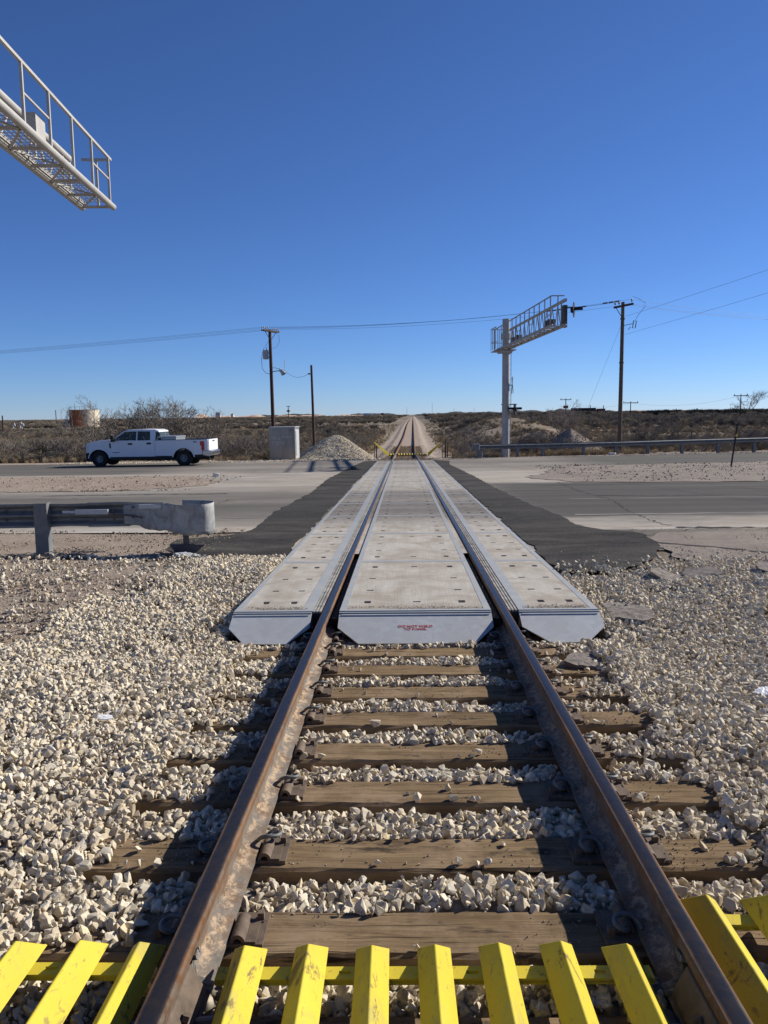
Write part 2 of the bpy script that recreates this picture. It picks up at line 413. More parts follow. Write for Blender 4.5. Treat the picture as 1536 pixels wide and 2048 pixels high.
# ------------------------------------------------------------------ mesh helper
class MB:
    def __init__(s): s.v = []; s.f = []
    def add(s, vs, fs):
        o = len(s.v); s.v += [tuple(p) for p in vs]; s.f += [tuple(i + o for i in f) for f in fs]; return s
    def box(s, x0, x1, y0, y1, z0, z1, mat=None):
        vs = [Vector((x, y, z)) for z in (z0, z1) for y in (y0, y1) for x in (x0, x1)]
        if mat: vs = [mat @ p for p in vs]
        return s.add(vs, [(0, 2, 3, 1), (4, 5, 7, 6), (0, 1, 5, 4), (2, 6, 7, 3), (0, 4, 6, 2), (1, 3, 7, 5)])
    def tube(s, pts, r, n=8, caps=True, close=False):
        pts = [Vector(p) for p in pts]; k = len(pts)
        rs = r if isinstance(r, (list, tuple)) else [r] * k
        vs = []; ref = None
        for i, p in enumerate(pts):
            if close: d = pts[(i + 1) % k] - pts[i - 1]
            else: d = (pts[min(i + 1, k - 1)] - pts[max(i - 1, 0)])
            d.normalize()
            if ref is None: ref = Vector((0, 0, 1)) if abs(d.z) < .9 else Vector((1, 0, 0))
            a = d.cross(ref)
            if a.length < 1e-4: a = d.cross(Vector((0, 1, 0)))
            a.normalize(); b = d.cross(a); ref = -b if False else ref
            for j in range(n):
                w = 2 * math.pi * j / n
                vs.append(p + (a * math.cos(w) + b * math.sin(w)) * rs[i])
        fs = []
        for i in range(k if close else k - 1):
            i2 = (i + 1) % k
            for j in range(n):
                fs.append((i * n + j, i * n + (j + 1) % n, i2 * n + (j + 1) % n, i2 * n + j))
        if caps and not close:
            fs.append(tuple(range(n - 1, -1, -1))); fs.append(tuple((k - 1) * n + j for j in range(n)))
        return s.add(vs, fs)
    def cyl(s, a, b, r, r2=None, n=12): return s.tube([a, b], [r, r if r2 is None else r2], n)
    def prism(s, poly, fn, d0, d1):
        """poly: 2D outline; fn(u,v,d) -> point; swept from d0 to d1"""
        k = len(poly)
        vs = [fn(u, v, d0) for u, v in poly] + [fn(u, v, d1) for u, v in poly]
        fs = [tuple(range(k))[::-1], tuple(range(k, 2 * k))]
        fs += [(i, (i + 1) % k, (i + 1) % k + k, i + k) for i in range(k)]
        return s.add(vs, fs)
    def quad(s, a, b, c, d): return s.add([a, b, c, d], [(0, 1, 2, 3)])
    def bar(s, a, b, w, h):
        """square-section bar"""
        a = Vector(a); b = Vector(b); d = (b - a).normalized()
        ref = Vector((0, 0, 1)) if abs(d.z) < .9 else Vector((1, 0, 0))
        x = d.cross(ref).normalized(); y = x.cross(d)
        vs = [p + x * sx * w / 2 + y * sy * h / 2 for p in (a, b) for sx, sy in ((-1, -1), (1, -1), (1, 1), (-1, 1))]
        return s.add(vs, [(0, 1, 2, 3), (7, 6, 5, 4), (0, 4, 5, 1), (1, 5, 6, 2), (2, 6, 7, 3), (3, 7, 4, 0)])
    def mesh(s, name, mat, smooth=False, fix=True):
        me = bpy.data.meshes.new(name); me.from_pydata(s.v, [], s.f)
        if fix:
            bm = bmesh.new(); bm.from_mesh(me)
            bmesh.ops.recalc_face_normals(bm, faces=bm.faces)
            if any(len(f.verts) > 4 for f in bm.faces):
                bmesh.ops.triangulate(bm, faces=[f for f in bm.faces if len(f.verts) > 4])
            bm.to_mesh(me); bm.free()
        me.materials.append(MT[mat])
        if smooth:
            me.polygons.foreach_set('use_smooth', [True] * len(me.polygons))
            me.set_sharp_from_angle(angle=math.radians(38))
        me.update()
        return me
    def obj(s, name, mat, parent=None, smooth=False, loc=None, fix=True):
        return link(name, s.mesh(name, mat, smooth, fix), parent, loc)

def link(name, me, parent=None, loc=None, rot=None):
    o = bpy.data.objects.new(name, me); COL.objects.link(o)
    if loc: o.location = loc
    if rot: o.rotation_euler = rot
    if parent: o.parent = parent
    return o
def tag(o, label, cat, group=None):
    o['label'] = label; o['category'] = cat
    if group: o['group'] = group
    return o
def thing(name, label, cat, loc=(0, 0, 0), rz=0, group=None):
    o = bpy.data.objects.new(name, None); COL.objects.link(o)
    o.location = loc; o.rotation_euler = (0, 0, rz)
    o.empty_display_size = .1
    return tag(o, label, cat, group)
def copy_tree(o, parent=None, label=None):
    c = o.copy(); COL.objects.link(c)
    if parent: c.parent = parent
    for ch in list(o.children): copy_tree(ch, c)
    if label: c['label'] = label
    return c
def bevel(o, w, seg=2):
    m = o.modifiers.new('bevel', 'BEVEL'); m.width = w; m.segments = seg; m.limit_method = 'ANGLE'
    m.angle_limit = math.radians(40); return o
def text_mesh(name, body, size, mat, parent, matrix, extrude=.0008, bold=0.0):
    cu = bpy.data.curves.new(name, 'FONT'); cu.body = body; cu.size = size
    cu.align_x = 'CENTER'; cu.align_y = 'CENTER'; cu.extrude = extrude; cu.offset = bold; cu.space_line = .95
    tmp = bpy.data.objects.new('tmp_text', cu); COL.objects.link(tmp)
    dg = bpy.context.evaluated_depsgraph_get(); dg.update()
    me = bpy.data.meshes.new_from_object(tmp.evaluated_get(dg))
    bpy.data.objects.remove(tmp); bpy.data.curves.remove(cu)
    me.name = name; me.materials.clear(); me.materials.append(MT[mat])
    o = link(name, me, parent); o.matrix_local = matrix; return o
ORD = ['', 'first', 'second', 'third', 'fourth', 'fifth', 'sixth', 'seventh', 'eighth', 'ninth', 'tenth', 'eleventh', 'twelfth', 'thirteenth',
       'fourteenth', 'fifteenth', 'sixteenth', 'seventeenth', 'eighteenth', 'nineteenth', 'twentieth']
TENS = {2: 'twenty', 3: 'thirty', 4: 'forty', 5: 'fifty', 6: 'sixty', 7: 'seventy', 8: 'eighty', 9: 'ninety'}
def ordn(n):
    if n <= 20: return ORD[n]
    t_, u_ = divmod(n, 10)
    if u_ == 0: return {3: 'thirtieth', 4: 'fortieth', 5: 'fiftieth', 6: 'sixtieth', 7: 'seventieth', 8: 'eightieth', 9: 'ninetieth'}[t_]
    return TENS[t_] + '-' + ORD[u_]

# ------------------------------------------------------------------ ground heights
ZK = [(-60, .0235 * 60), (0, 0), (50, -1.175), (64, -1.47), (90, -1.66), (120, -1.66), (150, -1.28), (183, -.85), (250, -.62), (400, -.5), (1000, -.35), (3000, 0)]
_yy = np.arange(-60, 3000, 1.0); _zz = np.interp(_yy, [k[0] for k in ZK], [k[1] for k in ZK])
_k = np.ones(13) / 13; _z2 = np.convolve(np.pad(_zz, 6, mode='edge'), _k, 'valid')
_z2 = np.where(_yy < 46, -S * _yy, _z2)
def zt(Y): return np.interp(Y, _yy, _z2)
def cx(Y):
    Y = np.asarray(Y, float); d = np.maximum(0, Y - 48)
    return np.where(d < 24, .0117 * d * d / 48, .0117 * (d - 12))
def sm(a, b, x):
    t_ = np.clip((x - a) / (b - a), 0, 1); return t_ * t_ * (3 - 2 * t_)
rng = np.random.default_rng(7)
def vnoise(X, Y, sc, seed):
    """cheap smooth value noise"""
    x = np.asarray(X) / sc + seed * 17.3; y = np.asarray(Y) / sc + seed * 5.1
    xi = np.floor(x).astype(int); yi = np.floor(y).astype(int); fx = x - xi; fy = y - yi
    fx = fx * fx * (3 - 2 * fx); fy = fy * fy * (3 - 2 * fy)
    def h(a, b):
        n = (a * 374761393 + b * 668265263 + seed * 974634777) & 0x7fffffff
        n = ((n ^ (n >> 13)) * 1274126177) & 0x7fffffff
        return (n & 0xffff) / 65535.0
    return (h(xi, yi) * (1 - fx) + h(xi + 1, yi) * fx) * (1 - fy) + (h(xi, yi + 1) * (1 - fx) + h(xi + 1, yi + 1) * fx) * fy
def hgt(X, Y):
    X = np.asarray(X, float); Y = np.asarray(Y, float)
    ax = np.abs(X)
    plane = -S * Y
    tt = sm(5.8, 8.9, Y + .35 * np.maximum(0, ax - 2.3))
    off = -.245 * (1 - tt) - .035 * tt
    off = np.where((ax < 1.55) & (Y > 6.35) & (Y < 43.6), -.30, off)
    off = off + .012 * (vnoise(X, Y, .5, 3) - .5) + .02 * (vnoise(X, Y, 1.7, 4) - .5)
    zn = plane + off + .006 * np.maximum(0, X - 3) * sm(25, 45, Y)
    # open country beyond the far road
    zl = np.interp(Y, [44, 60, 90, 215, 600, 2000, 6000, 20000], [-1.1, -1.75, -1.75, -.96, -.5, .5, 1.2, 1.5])
    zr = np.interp(Y, [44, 60, 90, 150, 300, 700, 2000, 6000, 20000], [-1.1, -1.55, -1.5, -.75, .2, .75, .9, 1.3, 1.5])
    s = sm(-4, 14, X - cx(Y))
    far = zl * (1 - s) + zr * s
    amp = np.interp(Y, [48, 60, 200, 800], [0, .25, .45, .5])
    far = far + amp * (vnoise(X, Y, 9, 1) + .6 * vnoise(X, Y, 3.7, 2) - .8)
    far = far + 2.0 * np.exp(-((X - 14.0) / 6.5) ** 2 - ((Y - 112) / 22) ** 2)
    xc = np.abs(X - cx(Y))
    emb = zt(Y) - .25 - np.maximum(0, xc - 1.7) * .42
    w2 = sm(2.2, 10, xc)
    near_far = np.where(far > emb, (zt(Y) - .42) * (1 - w2) + far * w2, np.maximum(far, np.where(xc < 9, emb, -99)))
    near_far = np.where(xc < 1.75, zt(Y) - .25, near_far)
    w = sm(46.5, 54, Y)
    return zn * (1 - w) + near_far * w
def hz(X, Y): return float(hgt(X, Y))

def grid_mesh(xs, ys, name, mat, zoff=0.0, zf=None):
    X, Y = np.meshgrid(xs, ys)
    Z = (zf or hgt)(X, Y) + zoff
    nx, ny = len(xs), len(ys)
    co = np.stack([X, Y, Z], -1).reshape(-1, 3)
    idx = np.arange(nx * ny).reshape(ny, nx)
    f = np.stack([idx[:-1, :-1], idx[:-1, 1:], idx[1:, 1:], idx[1:, :-1]], -1).reshape(-1, 4)
    me = bpy.data.meshes.new(name)
    me.vertices.add(len(co)); me.vertices.foreach_set('co', co.ravel())
    me.loops.add(f.size); me.loops.foreach_set('vertex_index', f.ravel())
    me.polygons.add(len(f)); me.polygons.foreach_set('loop_start', np.arange(len(f)) * 4)
    me.polygons.foreach_set('loop_total', np.full(len(f), 4))
    me.update(); me.validate()
    me.polygons.foreach_set('use_smooth', [True] * len(f))
    me.materials.append(MT[mat])
    return me

def axis(segs):
    out = []
    for a, b, st in segs: out += list(np.arange(a, b, st))
    out.append(segs[-1][1]); return np.unique(np.round(np.array(out), 4))
def geo(a, b, n): return list(np.geomspace(a, b, n))
xs_near = axis([(-9, -1.8, .12), (-1.8, 1.8, .06), (1.8, 9, .12)])
xs_near = np.unique(np.concatenate([xs_near, [-1.555, -1.545, 1.545, 1.555]]))
xs_out = np.array(geo(9.4, 16000, 85))
XS = np.concatenate([-xs_out[::-1], xs_near, xs_out])
YS = np.concatenate([axis([(-30, -2, 4), (-2, 0, .5), (0, 12, .12), (12, 45, .75), (45, 62, .3), (62, 130, .8)]), geo(132, 18000, 110)])
YS = np.unique(np.concatenate([YS, [6.34, 6.36, 43.59, 43.61]]))
ground = link('ground', grid_mesh(XS, YS, 'ground', 'field_ground'))
ground['kind'] = 'structure'

def sheet(name, outline, mat, off, jag=.03, step=.12, seed=1, label=None, follow=False):
    """flat irregular sheet lying on the sloping ground"""
    pts = []
    k = len(outline)
    for i in range(k):
        a = Vector(outline[i]); b = Vector(outline[(i + 1) % k]); L = (b - a).length
        n = max(1, int(L / step)); nr = Vector((b.y - a.y, a.x - b.x)).normalized() if L > 0 else Vector((0, 0))
        for j in range(n):
            p = a.lerp(b, j / n)
            q = (mnoise.noise(Vector((p.x * 2.3, p.y * 2.3, seed))) + .6 * mnoise.noise(Vector((p.x * 9, p.y * 9, seed + 5)))) * jag
            pts.append(p + nr * q)
    bm = bmesh.new()
    vs = [bm.verts.new((p.x, p.y, 0)) for p in pts]
    rim = set(vs)
    f = bm.faces.new(vs)
    bmesh.ops.triangulate(bm, faces=[f])
    if follow:
        for cut in follow[0]:
            bmesh.ops.bisect_plane(bm, geom=bm.verts[:] + bm.edges[:] + bm.faces[:], plane_co=(cut, 0, 0), plane_no=(1, 0, 0))
        for cut in follow[1]:
            bmesh.ops.bisect_plane(bm, geom=bm.verts[:] + bm.edges[:] + bm.faces[:], plane_co=(0, cut, 0), plane_no=(0, 1, 0))
    for v in bm.verts:
        x, y = v.co.x, v.co.y
        v.co.z = hz(x, y) + (off if (v not in rim or off < .03) else -.03) if follow else -S * y + off + .006 * max(0, x - 3) * float(sm(25, 45, y))
    bmesh.ops.recalc_face_normals(bm, faces=bm.faces)
    me = bpy.data.meshes.new(name); bm.to_mesh(me); bm.free()
    if me.polygons and me.polygons[0].normal.z < 0: me.flip_normals()
    me.materials.append(MT[mat])
    o = link(name, me); o['kind'] = 'structure'
    return o

def cuts(a, b, st): return list(np.arange(a, b, st))
# carriageways (rail-top level), median and shoulders
CUT = (cuts(4, 120, 6), cuts(26, 46, 1.5))
o = sheet('road', [(-90, 13.2), (-12, 12.6), (-5, 12.25), (-2.2, 12.2), (-2.2, 9.8), (2.6, 9.8), (3.0, 12.1), (8, 11.9), (90, 12.4), (90, 47.8), (20, 47.4), (3, 46.3), (1.6, 44.6),
                   (-1.6, 44.6), (-3, 45.6), (-12, 45.2), (-90, 44.2)], 'worn_pavement', -.016, .12, .5, 3)
o = sheet('gravel_median', [(-90, 21.5), (-12, 21.8), (-7.5, 22.3), (-6.0, 24.2), (-6.4, 27), (-8.5, 30), (-14, 30.6), (-90, 30.4)], 'shoulder_dirt', -.006, .5, .3, 9)
o = sheet('gravel_median', [(3.9, 25.6), (5.0, 23.6), (8, 23.0), (90, 23.6), (90, 37.0), (20, 36.0), (11, 35), (6.8, 34), (5.4, 30)], 'pink_dirt', -.004, .5, .3, 11, follow=False)
o = sheet('dirt_shoulder', [(-30, 9.0), (-3.9, 9.2), (-2.9, 9.6), (-2.7, 10.2), (-2.9, 11.2), (-3.6, 11.9), (-6, 12.2), (-12, 12.8), (-30, 13.4)], 'shoulder_dirt', -.010, .10, .2, 5)
o = sheet('dirt_shoulder', [(3.3, 10.9), (3.7, 11.65), (6, 11.5), (12, 11.9), (30, 12.2), (30, 7.6), (4.5, 7.9), (3.6, 8.4), (3.15, 9.3)], 'pink_dirt', -.008, .10, .2, 6)
o = sheet('asphalt_apron', [(-1.57, 9.6), (-1.57, 44.3), (-2.3, 43.5), (-2.5, 37), (-2.56, 33.1), (-2.66, 26.5), (-2.5, 20.3), (-2.62, 15.4), (-2.49, 12.4), (-2.75, 11.7), (-3.4, 11.3),
                            (-3.3, 10.3), (-2.75, 9.6), (-2.0, 9.55)], 'new_asphalt', -.004, .07, .12, 7)
o = sheet('asphalt_apron', [(1.57, 44.3), (1.57, 8.5), (1.9, 8.35), (2.2, 8.45), (2.7, 9.0), (3.15, 9.9), (3.4, 11.3), (3.3, 11.75), (2.9, 12.0), (2.68, 12.7), (2.7, 14.3), (2.52, 16.4),
                            (2.4, 21.4), (2.3, 29.8), (2.1, 38), (2.4, 43.0)], 'new_asphalt', -.0045, .07, .12, 8)
# dirt patch where the left ballast thins out
o = sheet('dirt_patch', [(-30, 9.3), (-3.4, 9.45), (-2.75, 9.1), (-2.6, 8.3), (-2.75, 7.5), (-3.1, 7.1), (-3.15, 6.3), (-3.3, 5.7), (-4.2, 5.2), (-6, 4.9), (-30, 4.7)], 'shoulder_dirt', .055, .12, .12, 12,
          follow=(cuts(-29, -2, .35), cuts(4.8, 9.5, .35)))
# loose dirt verge beyond the far road
o = sheet('verge', [(-90, 44.0), (-12, 45.0), (-3, 45.4), (-2.2, 47.0), (-3.5, 48.6), (-12, 49.2), (-90, 48.4)], 'shoulder_dirt', .02, .25, .3, 13, follow=(cuts(-89, -2, 2.0), cuts(44, 50, .5)))
o = sheet('verge', [(90, 47.6), (20, 47.2), (3, 46.1), (2.0, 47.2), (2.4, 51), (10, 54), (22, 58.5), (90, 62)], 'pink_dirt', .02, .25, .3, 14, follow=(cuts(2, 89, 2.0), cuts(46, 62, .5)))

# painted lines: worn white
t = NT('worn_line', .8, 0, .2)
n = t.noise(3, t.map((.3, 3, 1)), 8, .75)
MT['worn_line'] = t.done(t.mix(t.ramp(n, [(.45, 0.), (.62, 1.)]), (.14, .132, .12), (.36, .34, .305)))
for k, (x0, y0, x1, y1, w) in enumerate([(3.0, 14.2, 60, 15.0, .13), (-60, 14.4, -2.7, 14.25, .10), (3.6, 17.6, 60, 18.7, .08), (8, 38.6, 80, 40.6, .16), (-60, 19.4, -8, 19.3, .14)]):
    o = sheet('road_line', [(x0, y0), (x1, y1), (x1, y1 + w), (x0, y0 + w)], 'worn_line', -.011, .035, .25, 20 + k)
# cracks in the right carriageway: narrow grooves filled dark
simple('crack_tar', (.022, .02, .02), .95, 0, .2, 20, 0)
def crack(pts, w, seed, off=-.010):
    rnd = random.Random(seed); P = []
    for a, b in zip(pts, pts[1:]):
        n = max(2, int(math.dist(a, b) / .12))
        for j in range(n):
            P.append((a[0] + (b[0] - a[0]) * j / n + rnd.uniform(-.05, .05), a[1] + (b[1] - a[1]) * j / n + rnd.uniform(-.05, .05)))
    mb = MB()
    for (a, b) in zip(P, P[1:]):
        ww = w * rnd.uniform(.4, 1.3); z0 = -S * a[1] + off; z1 = -S * b[1] + off
        mb.quad((a[0], a[1] - ww, z0), (b[0], b[1] - ww, z1), (b[0], b[1] + ww, z1), (a[0], a[1] + ww, z0))
    o = mb.obj('pavement_crack', 'crack_tar', fix=False); o['kind'] = 'structure'
crack([(4.5, 23.6), (4.35, 20.5), (4.35, 18.5), (4.48, 17.3), (4.25, 15.7), (4.12, 14.6), (4.05, 12.8), (4.15, 12.2)], .035, 1)
crack([(4.35, 18.6), (5.6, 18.2), (7.4, 18.3), (9.5, 17.6), (12, 17.9)], .03, 2)
crack([(4.15, 12.2), (5.0, 12.1), (6.4, 11.95), (9, 12.1)], .05, 3, -.006)
crack([(-9.5, 20.3), (-6.5, 20.45), (-4.6, 20.4)], .05, 4)
crack([(-4.2, 18.7), (-4.4, 14.2)], .02, 5)
crack([(2.8, 10.8), (3.4, 10.4), (3.8, 10.1), (4.3, 9.6), (5.2, 9.0)], .05, 6, -.002)

# ------------------------------------------------------------------ stones
def rock_mesh(i, mat, flat=.68, npts=12):
    r = random.Random(100 + i); bm = bmesh.new()
    e = (1, r.uniform(.65, 1), r.uniform(flat - .15, flat + .2))
    for _ in range(npts):
        d = Vector((r.gauss(0, 1), r.gauss(0, 1), r.gauss(0, 1))).normalized() * r.uniform(.80, 1.15)
        bm.verts.new((d.x * e[0], d.y * e[1], d.z * e[2]))
    res = bmesh.ops.convex_hull(bm, input=bm.verts[:])
    bmesh.ops.delete(bm, geom=[g_ for g_ in res['geom_interior'] if isinstance(g_, bmesh.types.BMVert)], context='VERTS')
    bmesh.ops.bevel(bm, geom=bm.edges[:], offset=.03, segments=1, affect='EDGES', clamp_overlap=True)
    bmesh.ops.triangulate(bm, faces=bm.faces)
    me = bpy.data.meshes.new('stone'); bm.to_mesh(me); bm.free()
    me.materials.append(MT[mat]); return me
def proto_coll(name, meshes):
    c = bpy.data.collections.new(name)
    for k, me in enumerate(meshes):
        o = bpy.data.objects.new('%s_%02d' % (name, k), me); c.objects.link(o)
    return c
ROCKS = {m: proto_coll('proto_' + m, [rock_mesh(i, m) for i in range(14)]) for m in ('limestone', 'dull_stone', 'dark_chip')}

def instancer(coll):
    ng = bpy.data.node_groups.new('scatter_' + coll.name, 'GeometryNodeTree')
    ng.interface.new_socket('Geometry', in_out='INPUT', socket_type='NodeSocketGeometry')
    ng.interface.new_socket('Geometry', in_out='OUTPUT', socket_type='NodeSocketGeometry')
    N = ng.nodes; gi = N.new('NodeGroupInput'); go = N.new('NodeGroupOutput')
    ci = N.new('GeometryNodeCollectionInfo'); ci.inputs['Collection'].default_value = coll
    ci.inputs['Separate Children'].default_value = True; ci.inputs['Reset Children'].default_value = True
    ip = N.new('GeometryNodeInstanceOnPoints'); ip.inputs['Pick Instance'].default_value = True
    def attr(nm, ty):
        a = N.new('GeometryNodeInputNamedAttribute'); a.data_type = ty; a.inputs['Name'].default_value = nm
        return a.outputs['Attribute']
    er = N.new('FunctionNodeEulerToRotation')
    L = ng.links
    L.new(gi.outputs[0], ip.inputs['Points']); L.new(ci.outputs[0], ip.inputs['Instance'])
    L.new(attr('idx', 'INT'), ip.inputs['Instance Index'])
    L.new(attr('rot', 'FLOAT_VECTOR'), er.inputs[0]); L.new(er.outputs[0], ip.inputs['Rotation'])
    L.new(attr('scl', 'FLOAT_VECTOR'), ip.inputs['Scale']); L.new(ip.outputs[0], go.inputs[0])
    return ng
NG = {}
def scatter(name, pts, rots, scl, coll, label, cat='gravel'):
    n = len(pts)
    me = bpy.data.meshes.new(name)
    me.vertices.add(n); me.vertices.foreach_set('co', np.asarray(pts, float).ravel())
    for nm, ty, arr in (('rot', 'FLOAT_VECTOR', rots), ('scl', 'FLOAT_VECTOR', scl)):
        a = me.attributes.new(nm, ty, 'POINT'); a.data.foreach_set('vector', np.asarray(arr, float).ravel())
    a = me.attributes.new('idx', 'INT', 'POINT'); a.data.foreach_set('value', rng.integers(0, len(coll.objects), n))
    me.update()
    o = link(name, me); o['kind'] = 'stuff'; tag(o, label, cat)
    if coll.name not in NG: NG[coll.name] = instancer(coll)
    md = o.modifiers.new('scatter', 'NODES'); md.node_group = NG[coll.name]
    return o
def rrot(n): return rng.uniform(0, 2 * math.pi, (n, 3))
def rscl(n, lo, hi, p=1.6):
    s_ = lo + (hi - lo) * rng.random(n) ** p
    return s_[:, None] * rng.uniform(.72, 1.3, (n, 3))

TIES = [2.48, 2.985, 3.53, 4.01, 4.49, 4.97, 5.46, 5.92]       # near timber ties, centre Y
TIES_ALL = [TIES[0] - .5 * k for k in range(4, 0, -1)] + TIES
def on_tie(X, Y, m=0.0):
    r_ = np.zeros(np.shape(X), bool)
    for ty in TIES_ALL: r_ |= (np.abs(Y - ty) < .125 + m) & (np.abs(X) < 1.35)
    return r_
def ballast_top(X, Y):
    """top of the stone layer"""
    z = hgt(X, Y)
    return z
DENS = 2500
def scatter_ballast():
    X = rng.uniform(-6.2, 6.2, int(DENS * 12.4 * 9.4)); Y = rng.uniform(.2, 9.6, len(X))
    keep = (np.abs(X + .08) < .60 * Y + 1.6)
    tie = on_tie(X, Y, -.0)
    keep &= ~((np.abs(X) < 1.56) & (Y > 6.12))
    keep &= ~((np.abs(X) > .665) & (np.abs(X) < .84))
    # gap in front of each tie face
    for ty in TIES_ALL: keep &= ~((Y > ty - .19) & (Y < ty - .1) & (np.abs(X) < 1.32))
    # limits of the stone field
    nl = vnoise(X, Y, .8, 21) * .9
    left_dirt = ((X < -2.5 - .35 * nl) & (Y > 7.2 + nl * .7)) | ((X < -2.95 - .5 * nl) & (Y > 5.7 + nl * .6 - .3 * np.clip(-X - 3.3, 0, 3)))
    p = rng.random(len(X))
    keep &= ~(left_dirt & (p > .10))
    lim_l = 9.35 + .3 * nl; lim_r = 7.9 + .3 * nl + .25 * np.clip(X - 2, 0, 1.4)
    keep &= ~((X < 0) & (Y > lim_l) & (p > np.exp(-np.clip(Y - lim_l, 0, 9) / .10)))
    keep &= ~((X > 0) & (Y > lim_r) & (p > np.exp(-np.clip(Y - lim_r, 0, 9) / .22)))
    edge_spill = tie & ~on_tie(X, Y, -.035) & (vnoise(X, Y, .22, 14) > .56) & (rng.random(len(X)) < .5)
    hide = tie & ~edge_spill & (rng.random(len(X)) > np.where(np.abs(X) > 1.0, .85 * (vnoise(X, Y, .34, 8) > .50 - .8 * (np.abs(X) - 1.0)), .0))
    keep &= ~hide
    tie_k = tie[keep]; X = X[keep]; Y = Y[keep]; n = len(X)
    sz = rscl(n, .0085, .034, 1.8)
    z = hgt(X, Y)
    crib = (np.abs(X) < 1.3) & (Y < 6.3)
    nz_ = vnoise(X, Y, .33, 6)
    up_ = np.where(crib, .020 + .045 * nz_, .035 + .05 * nz_) + rng.uniform(-.012, .014, n)
    z = z + up_
    sh = (np.abs(X) >= 1.3) & (Y < 7)          # shoulders stand level with the tie tops
    z = np.where(sh, z + .02 + .02 * vnoise(X, Y, .6, 9), z)
    z = np.where(tie_k, -S * Y - .19 + .012, z)
    # front of the ramp: stones keep below the steel plates
    return np.stack([X, Y, z], 1), sz
P, SZ = scatter_ballast()
scatter('ballast', P, rrot(len(P)), SZ, ROCKS['limestone'], 'cream limestone ballast stones covering the ground around the ties and beside the ramps')
# bed under the stones
bx = np.unique(np.concatenate([axis([(-6.4, 6.4, .08)]), [-1.555, -1.545, 1.545, 1.555]])); by = axis([(-1.0, 9.5, .08)])
def bedz(X, Y):
    z = hgt(X, Y) + .018 + .03 * vnoise(X, Y, .3, 6)
    z = np.where(on_tie(X, Y, .05), hgt(X, Y) - .02, z)
    z = np.where((X > 1.5) & (Y > 8.2), hgt(X, Y) - .08, z)
    z = np.where((X < -2) & (Y > 9.0), hgt(X, Y) - .08, z)
    return np.where((np.abs(X) < 1.55) & (Y > 6.3), -S * Y - .4, z)
bed = link('ballast_bed', grid_mesh(bx, by, 'ballast_bed', 'ballast_bed', 0, bedz)); bed['kind'] = 'structure'

# dirt-coloured pebbles on the shoulders, dark crumbs along the broken asphalt edge
def strip_pts(n, fx, fy): 
    a = rng.random(n); return fx(a), fy(a)
def add_pebbles(name, n, x0, x1, y0, y1, lo, hi, coll, label, mask=None, zo=.0):
    X = rng.uniform(x0, x1, n); Y = rng.uniform(y0, y1, n)
    k = vnoise(X, Y, .5, 31) > .42
    if mask is not None: k &= mask(X, Y)
    X = X[k]; Y = Y[k]
    z = -S * Y + zo + .006 * np.maximum(0, X - 3) * sm(25, 45, Y)
    scatter(name, np.stack([X, Y, z], 1), rrot(len(X)), rscl(len(X), lo, hi, 2.2), ROCKS[coll], label)
add_pebbles('pebbles', 5200, -9, -2.6, 9.2, 12.6, .005, .022, 'dull_stone', 'brown pebbles strewn on the dirt under the broken guardrail end', zo=-.006)
add_pebbles('pebbles', 1500, 3.2, 8, 8.0, 12.1, .004, .012, 'dull_stone', 'small pebbles on the pinkish dirt shoulder right of the crossing', zo=-.004)
add_pebbles('asphalt_crumbs', 6500, 1.6, 6.0, 7.6, 9.8, .006, .024, 'dark_chip', 'black asphalt crumbs along the broken edge right of the crossing',
            lambda X, Y: np.abs(Y - (8.3 + .28 * np.clip(X - 1.7, 0, 1.2) + .45 * vnoise(X, Y, .6, 41))) < .32, zo=-.02)
add_pebbles('pebbles', 2600, -24, -6, 21.6, 30.2, .01, .05, 'dull_stone', 'stones on the dirt strip between the two carriageways, left side', zo=-.0)
add_pebbles('pebbles', 4200, 5.5, 22, 23.6, 35.5, .01, .05, 'dull_stone', 'stones on the gravel strip between the two carriageways, right side', zo=-.0)
X = rng.uniform(-6.8, -2.4, 12000); Y = rng.uniform(4.8, 9.3, 12000)
k = (vnoise(X, Y, .5, 33) > .3) & ((Y > 7.4) | (X < -3.1)); X = X[k]; Y = Y[k]
scatter('pebbles', np.stack([X, Y, hgt(X, Y) + .058], 1), rrot(len(X)), rscl(len(X), .005, .022, 2.4), ROCKS['dull_stone'], 'dusty pebbles on the dirt patch in front of the guardrail')

